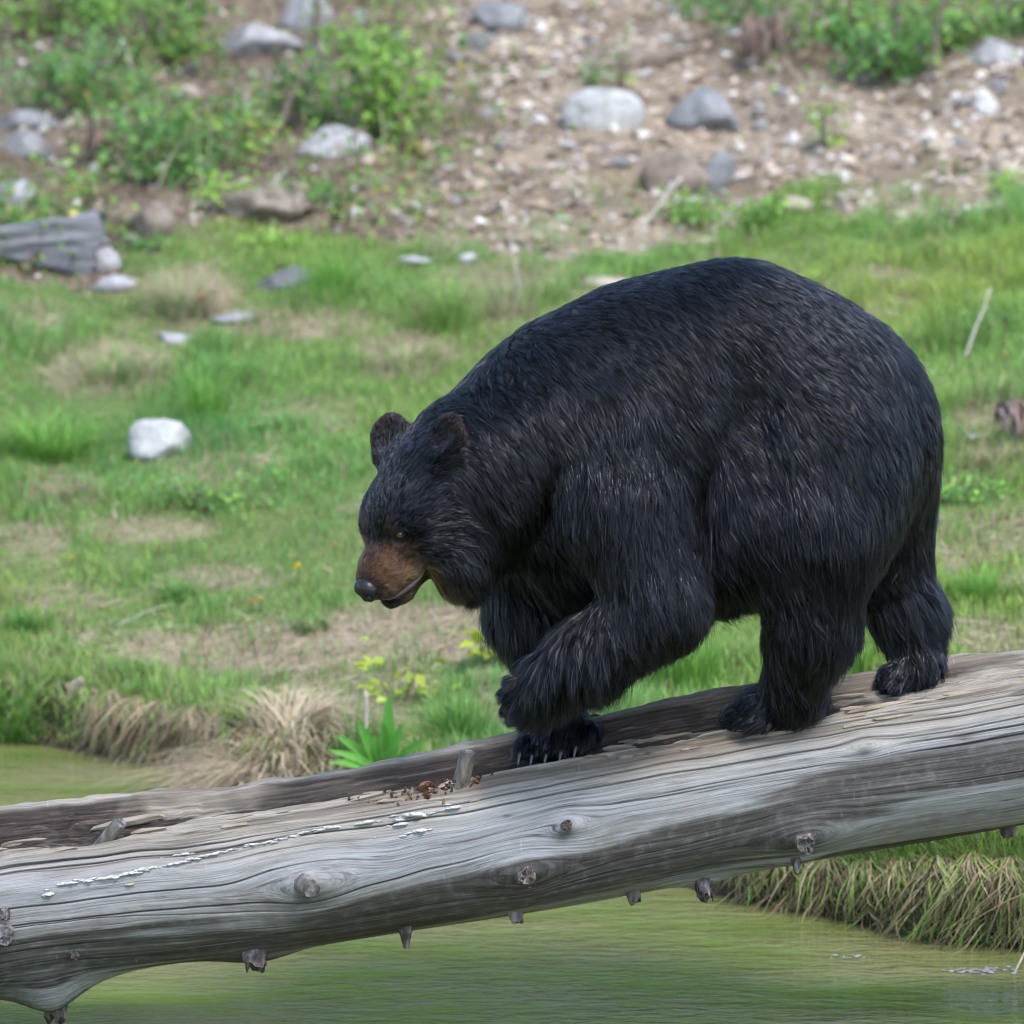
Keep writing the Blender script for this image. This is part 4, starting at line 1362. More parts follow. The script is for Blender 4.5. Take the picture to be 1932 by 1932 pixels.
# ------------------------------------------------------------------ ribbons: grass, straw, leaves
def ribbons(name, pts, width, side, col, mat, parent=None, prof=None):
    N, K, _ = pts.shape
    prof = np.linspace(1, .25, K - 1) if prof is None else np.asarray(prof)
    w = width[:, None] * prof[None] * .5
    L = pts[:, :-1] - side[:, None] * w[..., None]; Rr = pts[:, :-1] + side[:, None] * w[..., None]
    V = np.concatenate([np.stack([L, Rr], 2).reshape(N, -1, 3), pts[:, -1:]], 1)
    nv = 2 * (K - 1) + 1
    o = (np.arange(N) * nv)[:, None]
    q = np.concatenate([o + np.array([[2 * k, 2 * k + 1, 2 * k + 3, 2 * k + 2]]) for k in range(K - 2)], 0)
    t = o + np.array([[2 * (K - 2), 2 * (K - 2) + 1, 2 * (K - 1)]])
    me = fast_mesh(name, V.reshape(-1, 3), q, t)
    if col.ndim == 2: col = np.repeat(col[:, None], nv, 1)
    else:
        col = np.concatenate([np.repeat(col[:, :-1], 2, 1), col[:, -1:]], 1)
    set_color(me, 'tint', col.reshape(-1, 3))
    return link(name, me, mat, parent)


def blade_curves(root, hgt, yaw, lean, K, droop=0.0, rg=None):
    t = np.linspace(0, 1, K)[None]
    d = np.stack([np.cos(yaw), np.sin(yaw)], -1)
    out = (lean[:, None] * t ** 1.7) * hgt[:, None]
    z = hgt[:, None] * (t - droop * t ** 2.6 - .28 * np.minimum(lean[:, None], 1.4) * t ** 2)
    p = np.zeros((len(root), K, 3))
    p[..., :2] = root[:, None, :2] + d[:, None] * out[..., None]
    p[..., 2] = root[:, None, 2] + z
    side = np.stack([-np.sin(yaw), np.cos(yaw), 0 * yaw], -1)
    return p, side


GREENS = np.array([(.165, .315, .05), (.23, .375, .06), (.16, .32, .085), (.29, .39, .08), (.22, .325, .09)])
TANS = .95 * np.array([(.36, .28, .17), (.28, .205, .12), (.44, .36, .24), (.22, .155, .095), (.33, .29, .17)])


def pal(p, n, rg, var=.18):
    c = p[rg.integers(len(p), size=n)]
    c = c * (1 - .35) + p.mean(0) * .35
    return np.clip(c * (1 + var * rg.normal(size=(n, 1))), .01, .9)


def sample_ground(n, y1, rg, xm=1.32):
    y = rg.uniform(0.4, y1, n * 2); x = rg.uniform(-1, 1, n * 2)
    d = (y + 15)
    keep = rg.random(n * 2) < (d / (y1 + 15)) ** .35
    x = x * d * .092 * xm
    s_ = y - y_shore(x)
    keep &= s_ > .02
    return x[keep][:n], y[keep][:n]


rg = np.random.default_rng(101)
# short turf, one mass
x, y = sample_ground(330000, 10.8, rg)
dirt, strw, wood, px, py = zones(x, y)
z = height(x, y)
lush = fbm(x * 1.7, y * 1.3, seed=81, octv=3)
keep = rg.random(len(x)) < (1 - dirt) * (1 - .72 * strw) * np.clip(.8 + .5 * lush, .3, 1)
keep |= rg.random(len(x)) < dirt * .10 * (lush > -.05)
x, y, z, lush, strw, px, py = [a[keep] for a in (x, y, z, lush, strw, px, py)]
n = len(x)
hgt = (.055 + .04 * lush + .02 * rg.random(n)) * rg.uniform(.6, 1.4, n)
hgt *= 1 + .9 * sstep(.9, .1, y - y_shore(x)) * sstep(-.1, 1.2, x) + .5 * sstep(1500, 1900, px) * sstep(1000, 700, py) + .5 * sstep(900, 1100, px) * sstep(1100, 1250, py)
cl_ = fbm(x * 5.5, y * 4.5, seed=82, octv=2)
hgt *= np.clip(.75 + 1.3 * np.maximum(cl_, -.25), .45, 2.2)
col = pal(GREENS, n, rg) * (1 - .22 * cl_[:, None])
hue = fbm(x * .8, y * .7, seed=83, octv=3)[:, None]
col = col * (1 + np.array([.5, .12, -.1]) * hue)
dry = rg.random(n) < (.07 + .35 * strw)
col[dry] = pal(TANS, dry.sum(), rg)
p, sd = blade_curves(np.stack([x, y, z - .004], -1), hgt, rg.uniform(0, 6.283, n), rg.uniform(.1, .9, n), 3)
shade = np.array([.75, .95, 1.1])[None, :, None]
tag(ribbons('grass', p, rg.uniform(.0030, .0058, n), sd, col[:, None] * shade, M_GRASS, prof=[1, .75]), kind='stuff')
# matted dry grass
x, y = sample_ground(120000, 15.2, rg)
dirt, strw, wood, px, py = zones(x, y)
z = height(x, y)
keep = rg.random(len(x)) < np.clip(strw * 1.1 + .035 + .16 * dirt * (1 - wood), 0, 1)
x, y, z, dirt = x[keep], y[keep], z[keep], dirt[keep]
n = len(x)
yaw = rg.uniform(0, 6.283, n); L = rg.uniform(.05, .16, n) * np.where(dirt > .5, .8, 1); tt = np.linspace(0, 1, 4)[None]
lift = rg.uniform(.0, .4, n); bend = rg.normal(0, .5, n)
ax_ = yaw[:, None] + bend[:, None] * tt
p = np.zeros((n, 4, 3))
p[..., 0] = x[:, None] + L[:, None] * tt * np.cos(ax_); p[..., 1] = y[:, None] + L[:, None] * tt * np.sin(ax_)
p[..., 2] = height(p[..., 0], p[..., 1]) + .006 + L[:, None] * lift[:, None] * (tt - .8 * tt ** 2) + .012 * rg.random((n, 1))
sd = np.stack([-np.sin(yaw), np.cos(yaw), .4 * rg.normal(size=n)], -1)
col = pal(TANS, n, rg, .25) * np.where(dirt[:, None] > .5, np.array([.8, .72, .66]), 1)
tag(ribbons('dry_grass', p, rg.uniform(.003, .006, n), norm(sd), col, M_STRAW), kind='stuff')

# gravel and chips on the dirt slope, one mass
x, y = sample_ground(60000, 16.3, rg)
dirt, strw, wood, px, py = zones(x, y)
keep = rg.random(len(x)) < dirt * (1 - .7 * wood) * np.clip(.75 + .8 * fbm(x * 2, y * 2, seed=87, octv=3), .1, 1)
x, y = x[keep], y[keep]; n = len(x); z = height(x, y)
base = np.array([(1, 0, 0), (0, 1, 0), (-1, 0, 0), (0, -1, 0), (0, 0, 1), (0, 0, -1)], float)
siz = (.008 + .034 * rg.random(n) ** 3)
V = base[None] * rg.uniform(.6, 1.3, (n, 6, 1)) * np.array([1.2, .9, .65]) * siz[:, None, None] + .25 * siz[:, None, None] * rg.normal(size=(n, 6, 3))
yaw = rg.uniform(0, 6.283, n); c_, s_ = np.cos(yaw)[:, None], np.sin(yaw)[:, None]
V = np.stack([V[..., 0] * c_ - V[..., 1] * s_, V[..., 0] * s_ + V[..., 1] * c_, V[..., 2]], -1) + np.stack([x, y, z + siz * .2], -1)[:, None]
T8 = np.array([(0, 1, 4), (1, 2, 4), (2, 3, 4), (3, 0, 4), (1, 0, 5), (2, 1, 5), (3, 2, 5), (0, 3, 5)])
me = fast_mesh('gravel', V.reshape(-1, 3), None, ((np.arange(n) * 6)[:, None, None] + T8[None]).reshape(-1, 3), smooth=False)
GC = 1.0 * np.array([(.30, .23, .165), (.22, .16, .115), (.42, .35, .27), (.50, .46, .41), (.16, .115, .085), (.36, .30, .25), (.27, .20, .14)])
col = GC[rg.integers(len(GC), size=n)] * rg.uniform(.7, 1.2, (n, 1))
set_color(me, 'tint', np.repeat(col, 6, 0))
m = NT('gravel_chips'); m.bsdf(m.attr('tint'), .9, spec=.2)
tag(link('gravel', me, m.m), kind='stuff')

# ------------------------------------------------------------------ banks: hanging straw and roots
def bank_fringe(n, x0, x1, Lr, green, rg, jut=.10):
    x = rg.uniform(x0, x1, n); s0 = rg.uniform(.03, .26, n) ** 1.0
    y = y_shore(x) + s0; z = height(x, y)
    L = Lr[0] + (Lr[1] - Lr[0]) * rg.random(n) ** 1.7 * (.6 + .7 * sstep(-.3, .4, vnoise(x * 7, x * 0, seed=33)))
    K = 6; t = np.linspace(0, 1, K)[None]
    L = L * (.35 + .65 * sstep(.5, 1.35, x)) if x0 > 0 else L
    dx = rg.normal(0, .55, n) + .5 * vnoise(x * 5, x * 0, seed=34)
    p = np.zeros((n, K, 3))
    p[..., 0] = x[:, None] + dx[:, None] * L[:, None] * t + .02 * np.sin(5 * t + x[:, None] * 60)
    p[..., 1] = y[:, None] - (s0[:, None] + rg.uniform(-.03, jut, (n, 1))) * np.minimum(1, t * 1.5) - .02 * t
    up = rg.uniform(.1, .45, (n, 1))
    p[..., 2] = np.maximum(z[:, None] + L[:, None] * (up * t - (1.0 + up) * .85 * t ** 1.8), -.012 + .004 * t)
    sd = norm(np.stack([np.ones(n), rg.normal(0, .5, n), rg.normal(0, .2, n)], -1))
    col = pal(TANS * np.array([.85, .83, .78]), n, rg, .5)
    gk = rg.random(n) < green
    col[gk] = pal(GREENS, gk.sum(), rg)
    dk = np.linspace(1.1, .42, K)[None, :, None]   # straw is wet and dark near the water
    return p, rg.uniform(.002, .0052, n), sd, col[:, None] * dk


fr = [bank_fringe(3400, .72, 2.3, (.05, .31), .34, rg, .10), bank_fringe(350, -2.6, -1.0, (.04, .10), .5, rg, .04), bank_fringe(2200, -1.5, -.3, (.08, .24), .12, rg, .06)]
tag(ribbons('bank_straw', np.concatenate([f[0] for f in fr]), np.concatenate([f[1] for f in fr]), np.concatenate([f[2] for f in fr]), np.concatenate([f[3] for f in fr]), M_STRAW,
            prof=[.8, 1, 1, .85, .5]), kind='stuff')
# taller green grass along the brink of the banks
n = 22000
x = np.concatenate([rg.uniform(.75, 2.4, n // 2), rg.uniform(-2.6, .7, n - n // 2)])
y = y_shore(x) + np.where(x > -.9, rg.uniform(.05, .5, n), rg.uniform(.0, .45, n))
hgt = np.where(x > .7, rg.uniform(.10, .30, n), rg.uniform(.06, .15, n)) * (.6 + .4 * rg.random(n))
p, sd = blade_curves(np.stack([x, y, height(x, y)], -1), hgt, rg.uniform(0, 6.283, n), rg.uniform(.3, 1.3, n), 5, .12)
col = pal(GREENS, n, rg); k = rg.random(n) < .22; col[k] = pal(TANS, k.sum(), rg)
tag(ribbons('bank_grass', p, rg.uniform(.003, .0062, n), sd, col, M_GRASS), kind='stuff')


# ------------------------------------------------------------------ tussocks, one thing each
def tussock(px, pyb, w, h, n, cols, label, seed, lean=(.2, 1.1), droop=.1, K=6, wid=(.004, .008), name='grass_tussock', group=None, cat='grass tussock', spread=.5):
    g = ground_hit(px, pyb)[0]; sc = project(g[None])[2][0] / FPX
    r2 = np.random.default_rng(seed)
    a = r2.uniform(0, 6.283, n); rr = r2.random(n) ** .6 * w * sc * .5 * spread * r2.uniform(.6, 1.7, n)
    rx, ry_ = g[0] + rr * np.cos(a), g[1] + rr * np.sin(a) * .8
    root = np.stack([rx, ry_, height(rx, ry_) - .01], -1)
    yaw = a + r2.normal(0, .7, n)
    hh = h * sc * r2.uniform(.3, 1.15, n) * np.clip(1.2 - .45 * rr / (w * sc * .5), .35, 1.2)
    p, sd = blade_curves(root, hh, yaw, r2.uniform(*lean, n), K, droop)
    lift_ = np.maximum(height(p[..., 0], p[..., 1]) + .004 - p[..., 2], 0); p[..., 2] += lift_
    o = ribbons(name, p - g, r2.uniform(*wid, n), sd, pal(np.array(cols), n, r2), M_GRASS)
    o.location = g
    return tag(o, label, cat, group)


LG = [(.14, .31, .045), (.19, .36, .06), (.13, .27, .05)]
DG = [(.075, .18, .035), (.105, .22, .05), (.13, .24, .055)]
MIXD = [(.36, .29, .18), (.30, .23, .14), (.10, .17, .04), (.42, .35, .23)]
TAN_ = [(.36, .29, .19), (.30, .235, .155), (.42, .35, .25), (.13, .2, .05)]
tussock(92, 862, 240, 130, 520, LG, 'wide bright green tussock spraying to both sides near the round white boulder', 1, (.5, 1.5), .2)
tussock(385, 800, 120, 130, 300, LG, 'upright bright green tussock behind the round white boulder', 2, (.15, .7), .05)
tussock(850, 625, 190, 140, 420, LG + MIXD[:1], 'tall yellow-green tussock behind the neck of the bear', 3, (.2, .8), .1)
tussock(960, 600, 150, 140, 120, MIXD, 'thin tussock of tall straw stalks in front of the dirt slope', 4, (.1, .6), .05, wid=(.003, .005))
tussock(350, 600, 160, 160, 260, TAN_ + LG[:1], 'tan dry tussock behind the broken orange ended stick', 5, (.3, 1.2), .25)
tussock(215, 720, 260, 120, 240, TAN_ + LG, 'dry reddish tussock between two green ones', 6, (.4, 1.4), .3)
tussock(105, 945, 130, 70, 120, [(.26, .18, .12), (.33, .25, .16), (.12, .2, .05)], 'low brown tussock below the wide bright green one', 7, (.5, 1.5), .4)
tussock(765, 690, 200, 90, 170, TAN_ + LG[:2], 'grey-tan matted tussock near the back of the bear', 8, (.6, 1.6), .4)
tussock(45, 1195, 110, 70, 240, DG, 'dark green tussock at the grassy shore near the frame edge', 9, (.3, 1.1), .15)
tussock(40, 1370, 190, 100, 420, DG + LG, 'dense green tussock hanging over the far pond edge', 10, (.4, 1.4), .25)
tussock(245, 1285, 100, 60, 200, DG, 'small dark green tussock above the pond edge', 11, (.3, 1.2), .15)
tussock(330, 1130, 110, 60, 160, DG, 'small green tussock among straw streaks in the lawn', 12, (.3, 1.2), .15)
tussock(515, 1478, 330, 200, 2300, [(.52, .42, .28), (.45, .35, .22), (.58, .49, .34), (.38, .28, .17)], 'large drooping mound of straw coloured sedge at the water edge', 13, (.5, 1.6), .5, spread=.7, wid=(.005, .010), name='sedge_mound', cat='sedge')
tussock(668, 1452, 110, 135, 260, DG, 'dark green sedge growing out of the straw mound', 14, (.1, .7), .05, name='sedge_clump', cat='sedge')
tussock(500, 1490, 160, 60, 130, [(.16, .22, .10), (.12, .2, .09)], 'grey-green sedge blades leaning over the water in front of the straw mound', 15, (.8, 2.0), .5, name='sedge_clump', cat='sedge')
tussock(1885, 885, 120, 80, 260, [(.2, .2, .09), (.3, .25, .14)], 'olive tussock on the bare patch behind the rump of the bear', 16, (.3, 1.3), .25)
tussock(1850, 1130, 160, 80, 340, LG, 'bright green tussock behind the hind leg of the bear', 17, (.2, 1.0), .1)
tussock(1310, 1290, 200, 110, 420, LG, 'bright green grass tuft seen under the belly of the bear', 18, (.1, .7), .05)
tussock(1620, 1270, 120, 70, 220, LG, 'green grass tuft seen between the hind legs', 19, (.1, .8), .05)
tussock(860, 1400, 180, 110, 360, LG + DG, 'green grass tuft behind the log under the head of the bear', 20, (.1, .8), .05)
tussock(1830, 1690, 260, 95, 420, LG + DG, 'long green grass arching over the near bank under the log', 21, (.4, 1.6), .3)
tussock(1560, 1650, 200, 70, 200, MIXD, 'straw and green grass on the near bank beneath the log', 22, (.5, 1.7), .4)
tussock(590, 1190, 120, 50, 170, DG, 'low green tussock beside the tall yellow dandelion', 23, (.3, 1.1), .1)
tussock(620, 560, 150, 110, 300, LG, 'vivid green grass tuft next to the tilted wedge slab', 24, (.1, .7), .05)


# ------------------------------------------------------------------ leafy plants
def leaf_cloud(name, c, d, up, size, col, parent=None, fold=.25):
    """c centres, d leaf directions, up approx normals"""
    n = len(c)
    d = norm(d); s_ = norm(np.cross(d, up)); u_ = np.cross(s_, d)
    L = size[:, None]
    a = c; m1 = c + d * L * .45; tip = c + d * L - u_ * L * .12
    l = m1 + s_ * L * .34 + u_ * L * fold * .4; r = m1 - s_ * L * .34 + u_ * L * fold * .4
    V = np.stack([a, l, tip, r, m1], 1).reshape(-1, 3)
    o = (np.arange(n) * 5)[:, None, None]
    T = (o + np.array([(0, 4, 1), (1, 4, 2), (0, 3, 4), (4, 3, 2)])[None]).reshape(-1, 3)
    me = fast_mesh(name, V, None, T)
    set_color(me, 'tint', np.repeat(col, 5, 0))
    return link(name, me, M_LEAF, parent)


M_BARK = simple_mat('twig_bark', [(.3, (.06, .042, .032)), (.5, (.14, .105, .082)), (.7, (.24, .195, .16))], 60, stretch=(1, 1, .3), bumpd=.003)
M_TWIG_PALE = simple_mat('pale_dead_twig', [(.3, (.22, .18, .14)), (.6, (.42, .37, .31))], 60, bumpd=.003)
LEAFG = np.array([(.085, .20, .03), (.12, .25, .04), (.16, .28, .045), (.06, .15, .03), (.20, .30, .05)])


M_ORANGE = simple_mat('orange_broken_wood', [(.3, (.20, .07, .025)), (.6, (.42, .17, .06))], 60, bumpd=.003)


def twig_curve(a, b, sag, r2, K=7):
    t = np.linspace(0, 1, K)[:, None]
    p = a + (b - a) * t
    return p + np.array([0, 0, 1.0]) * (sag * np.linalg.norm(b - a) * np.sin(np.pi * t)) + .02 * np.linalg.norm(b - a) * r2.normal(size=(K, 3)) * t * (1.2 - t)


def shrub(px, pyb, w, h, nleaf, lsize, cols, label, seed, nstem=8, name='leafy_shrub', group=None, cat='shrub', flat=1.0):
    g = ground_hit(px, pyb)[0]; sc = project(g[None])[2][0] / FPX
    r2 = np.random.default_rng(seed)
    root = D.objects.new(name, None); COL.objects.link(root); root.location = g
    if cat == 'shrub': w, h, nleaf, nstem = w * 1.3, h * 1.15, int(nleaf * 1.35), 13
    W, Hh = w * sc / 2, h * sc
    ends = []
    for i in range(nstem):
        a = r2.uniform(0, 6.283); q = r2.uniform(.3, 1)
        e = np.array([W * q * math.cos(a) * .85, W * q * math.sin(a) * .6, Hh * r2.uniform(.55, .98)])
        pts = twig_curve(np.array([.02 * math.cos(a), .02 * math.sin(a), -.02]), e, .12, r2)
        tube('stem', pts, np.linspace(.008, .0025, 7) * (Hh / .5) ** .5, M_BARK, root, 5)
        ends.append(pts)
    ends = np.concatenate(ends)
    cl = ends[r2.integers(len(ends), size=nleaf)]
    c = cl + r2.normal(size=(nleaf, 3)) * np.array([W * .36, W * .30, Hh * .20])
    c[:, 2] = np.maximum(c[:, 2], .02 + r2.random(nleaf) * Hh * .2)
    dd = np.stack([c[:, 0], c[:, 1], c[:, 2] * .2], -1); dd = norm(dd) + .8 * r2.normal(size=(nleaf, 3))
    up = np.array([0, -.35, 1.0]) + .45 * r2.normal(size=(nleaf, 3))
    clump = fbm(c[:, 0] * 6 + seed, c[:, 1] * 6, c[:, 2] * 6, seed=90, octv=2)
    col = pal(np.array(cols), nleaf, r2) * (1 + .45 * clump[:, None])
    k = r2.random(nleaf) < .62 + 1.5 * clump
    leaf_cloud('foliage', c[k], dd[k], up[k], lsize * r2.uniform(.6, 1.25, nleaf)[k], col[k], root)
    return tag(root, label, cat, group)


YG = [(.27, .40, .06), (.21, .36, .06), (.16, .30, .05)]
MG = [(.09, .21, .038), (.13, .27, .05), (.055, .14, .03), (.11, .23, .08)]
shrub(95, 62, 240, 110, 750, .055, MG + YG, 'leafy green shrub in the top corner above the grey rocks', 1)
shrub(300, 122, 200, 150, 800, .055, YG + MG, 'light green shrub around the forked dead twigs, high in the undergrowth', 2)
shrub(130, 208, 280, 110, 800, .05, MG, 'deep green shrub right above the flat grey rock', 3)
shrub(315, 345, 200, 130, 800, .05, MG, 'deep green shrub behind a thin dead twig, between dark soil and a dark sapling', 4)
shrub(385, 290, 200, 70, 420, .05, YG, 'yellow-green shrub between two dark saplings', 5)
shrub(545, 240, 150, 130, 500, .045, MG, 'thin green shrub above the pale lavender slab', 6)
shrub(720, 258, 170, 160, 800, .055, YG + MG[:2], 'bright green bush at the border of the bare dirt', 7)
shrub(690, 110, 150, 60, 260, .045, MG + YG, 'sparse green shrub at the top edge of the dirt', 8)
shrub(205, 30, 130, 60, 300, .05, YG, 'yellow-green shrub cut off by the top of the frame', 9)
shrub(60, 440, 150, 70, 260, .045, MG + YG, 'green weeds growing over the weathered wood block', 10, cat='weeds')
shrub(210, 450, 80, 60, 160, .04, YG, 'small leafy weed at the end of the weathered wood block', 11, cat='weeds')
shrub(560, 395, 200, 55, 320, .04, MG, 'low green weeds behind the broad tan-brown rock', 12, cat='weeds')
shrub(430, 395, 160, 60, 260, .04, YG, 'yellow-green weeds beside the broad tan-brown rock', 13, cat='weeds')
shrub(770, 300, 60, 36, 60, .055, [(.42, .40, .03), (.36, .36, .04)], 'small yellow leaved plant below the bright green bush', 14, 4, cat='plant')
shrub(1400, 48, 210, 70, 450, .05, MG, 'green shrub in front of the dark root mass at the top', 15)
shrub(1600, 85, 170, 110, 480, .05, YG + MG, 'yellow-green shrub left of the thin saplings at the top', 16)
shrub(1680, 150, 180, 110, 650, .05, MG, 'deep green shrub under the thin saplings at the top', 17)
shrub(1800, 95, 180, 90, 420, .05, MG + YG, 'green shrub above the pale slab in the far corner', 18)
shrub(1920, 60, 110, 80, 320, .05, MG, 'bushy green shrub cut off by the corner of the frame', 19)
shrub(1560, 280, 90, 130, 110, .045, YG, 'spindly yellow-green seedling in the middle of the dirt slope', 20, 4, 'seedling', cat='seedling')
shrub(1175, 165, 70, 90, 80, .04, YG, 'spindly seedling beside the long low brown rock', 21, 4, 'seedling', cat='seedling')
shrub(1120, 170, 60, 46, 60, .04, MG, 'low seedling above the white block stone', 22, 4, 'seedling', cat='seedling')
shrub(1440, 430, 110, 50, 240, .04, MG + YG, 'low leafy weed between the brown boulder and the rounded tan stone', 23, cat='weeds')
shrub(1310, 428, 130, 60, 240, .04, YG + MG, 'low leafy weed at the foot of the brown boulder', 24, cat='weeds')
shrub(1895, 370, 70, 44, 90, .04, YG, 'green sprig at the foot of the upright tan stone', 25, 4, cat='weeds')
shrub(1880, 640, 130, 60, 120, .03, MG, 'clump of clover leaves in the grass behind the rump', 26, cat='weeds')
shrub(400, 960, 260, 60, 500, .03, MG + YG[:1], 'broad patch of creeping green weed below the round white boulder', 27, 9, cat='weeds')
shrub(1800, 950, 160, 50, 300, .028, YG + MG, 'creeping leafy weed beside the bare patch behind the bear', 28, 8, cat='weeds')
shrub(530, 470, 180, 40, 260, .035, YG, 'low yellow-green weeds above the tilted wedge slab', 29, 8, cat='weeds')
shrub(280, 480, 120, 36, 160, .035, MG, 'low green weeds in front of the pointed brown-grey rock', 30, 6, cat='weeds')
shrub(920, 1258, 54, 76, 44, .06, [(.42, .46, .04), (.34, .42, .04)], 'yellow-green sprig just in front of the far foreleg', 31, 3, 'sprig', cat='sprig')
shrub(758, 1330, 150, 95, 70, .055, [(.40, .45, .05), (.30, .40, .05)], 'yellow-green leafy twig over the straw mound', 32, 4, 'sprig', cat='sprig')


def sapling(pts, r0, r1, mat, label, seed, name='sapling', cat='sapling', height_px=None, nleaf=0):
    """stem from a ground pixel up to a height given in photo pixels"""
    (x0, y0), (x1, y1) = pts
    g = ground_hit(x0, y0)[0]; sc = project(g[None])[2][0] / FPX
    e = g + np.array([(x1 - x0) * sc, .05, (y0 - y1) * sc])
    r2 = np.random.default_rng(seed)
    c = twig_curve(g + np.array([0, 0, -.03]), e, 0.0, r2, 9)
    if nleaf:
        root = D.objects.new(name, None); COL.objects.link(root)
        tube('stem', c, np.linspace(r0, r1, 9) * sc, mat, root, 7)
        k = r2.integers(2, 9, nleaf)
        leaf_cloud('foliage', c[k] + .04 * r2.normal(size=(nleaf, 3)), r2.normal(size=(nleaf, 3)), np.array([0, -.3, 1.]) + .4 * r2.normal(size=(nleaf, 3)), .05 * r2.uniform(.7, 1.2, nleaf), pal(LEAFG, nleaf, r2), root)
        return tag(root, label, cat)
    return tag(tube(name, c, np.linspace(r0, r1, 9) * sc, mat, None, 7), label, cat)


sapling(((592, 165), (602, -60)), 9, 5, M_BARK, 'straight dark sapling stem beside the long pale slab', 1, nleaf=40)
sapling(((432, 305), (436, 150)), 8, 5, M_BARK, 'short dark sapling stem in the middle of the undergrowth', 2, nleaf=40)
sapling(((498, 285), (585, 110)), 7, 4, M_BARK, 'reddish sapling leaning over the thin green shrub', 3, nleaf=30)
sapling(((1692, 158), (1690, -50)), 9, 6, M_BARK, 'straight dark sapling in the deep green shrub at the top', 4, nleaf=40)
sapling(((1748, 165), (1790, -50)), 7, 4, M_BARK, 'thin pale sapling leaning away from the straight dark one', 5, nleaf=30)
sapling(((720, 120), (760, -40)), 6, 3, M_BARK, 'thin sapling at the top edge of the dirt', 6, nleaf=30)
for i, (a, b, w, mt, lab) in enumerate((
        (((70, 190), (112, 140)), None, 5, M_TWIG_PALE, 'pale broken twig sticking out of the deep green shrub'),
        (((175, 175), (232, 75)), None, 4, M_TWIG_PALE, 'grey dead twig slanting through the light green shrub'),
        (((255, 160), (236, 80)), None, 4, M_TWIG_PALE, 'curved dead twig, shorter one of the forked pair'),
        (((290, 355), (325, 290)), None, 4, M_TWIG_PALE, 'thin dead twig in front of the lower deep green shrub'),
        (((470, 390), (540, 320)), None, 4, M_TWIG_PALE, 'thin dead twig slanting above the broad tan-brown rock'),
        (((90, 310), (150, 345)), None, 5, M_TWIG_PALE, 'pale stick lying in dark soil below the grey rocks'),
        (((405, 608), (380, 560)), None, 7, M_BARK, 'broken stick with an orange end standing in the straw'),
        (((1195, 440), (1285, 335)), None, 5, M_TWIG_PALE, 'long straw coloured stick leaning on the brown boulder'),
        (((1215, 420), (1270, 345)), None, 4, M_TWIG_PALE, 'shorter straw coloured stick beside the long one at the brown boulder'),
        (((1395, 430), (1335, 365)), None, 4, M_TWIG_PALE, 'thin stick crossing the low weeds under the brown boulder'),
        (((985, 570), (955, 405)), None, 3, M_TWIG_PALE, 'tall thin straw stalk in front of the dirt slope'),
        (((1815, 680), (1870, 545)), None, 3.5, M_TWIG_PALE, 'tall dry stalk with a pale head behind the rump'),
        (((1360, 265), (1355, 205)), None, 3, M_BARK, 'thin brown stem standing in front of the blue-grey boulder'),
        (((693, 1450), (690, 1310)), None, 4, M_TWIG_PALE, 'pale dead stem between the sedge and the broadleaf plant'),
        (((220, 1190), (330, 1150)), None, 1.4, M_TWIG_PALE, 'long pale straw lying across the lawn'),
        (((1500, 1640), (1560, 1690)), None, 3, M_TWIG_PALE, 'thin stick lying over the brink under the log'))):
    (x0, y0), (x1, y1) = a
    if i == 5 or i >= 14:
        h0, h1 = ground_hit([x0, x1], [y0, y1]); sc = project(h0[None])[2][0] / FPX
        r2 = np.random.default_rng(400 + i)
        c = twig_curve(h0 + np.array([0, 0, .015]), h1 + np.array([0, 0, .02]), .03, r2, 9)
        tag(tube('fallen_stick', c, np.linspace(w, w * .5, 9) * sc, mt, None, 6), lab, 'stick')
    else:
        st_ = sapling(a, w, w * .55, mt, lab, 400 + i, 'dead_twig' if i < 13 else 'dry_stalk', 'twig')
        if i == 6:
            vv = np.array([v.co for v in st_.data.vertices]); e1 = vv[-1]; e0 = vv[-2 - 7:-2].mean(0) if len(vv) > 20 else vv[0]
            dr = norm(e1 - vv[-2]); sc = .0022
            tube('broken_end', [e1 - dr * .03, e1 - dr * .01, e1 + dr * .012], [.014, .016, .006], M_ORANGE, st_, 7)


# tangles of dead roots hanging from the slope
def root_mass(px, pyb, w, h, n, label, seed):
    g = ground_hit(px, pyb)[0]; sc = project(g[None])[2][0] / FPX
    r2 = np.random.default_rng(seed)
    root = D.objects.new('root_mass', None); COL.objects.link(root); root.location = g
    me = rock_mesh(seed, (w * sc * .42, w * sc * .3, h * sc * .5), nplanes=14, rough=.3)
    link('stump', me, M_STUMP, root, (0, .12, h * sc * .35))
    for i in range(n):
        a = np.array([r2.uniform(-.35, .35) * w * sc, -.05, h * sc * r2.uniform(.55, 1.0)])
        e = a + np.array([r2.normal(0, .16) * w * sc, -.12 - .1 * r2.random(), -h * sc * r2.uniform(.4, .9)])
        e[2] = max(e[2], .0)
        tube('root', twig_curve(a, e, .1, r2), np.linspace(.012, .003, 7) * r2.uniform(.6, 1.3), M_BARK if i % 3 else M_TWIG_RED, root, 5)
    return tag(root, label, 'roots')


M_STUMP = simple_mat('dark_stump_wood', [(.3, (.015, .01, .008)), (.5, (.06, .04, .03)), (.7, (.14, .095, .07))], 9, bumpd=.05)
M_TWIG_RED = simple_mat('reddish_root', [(.3, (.09, .05, .035)), (.6, (.24, .15, .11))], 50, bumpd=.003)
root_mass(1442, 108, 130, 88, 26, 'dark reddish root mass on the dirt slope below the shrubs at the top', 71)
root_mass(190, 300, 120, 90, 22, 'dark brown root tangle beside the piled grey rocks in the undergrowth', 72)
root_mass(1915, 815, 90, 62, 16, 'brown root clump on the bare patch behind the rump of the bear', 73)

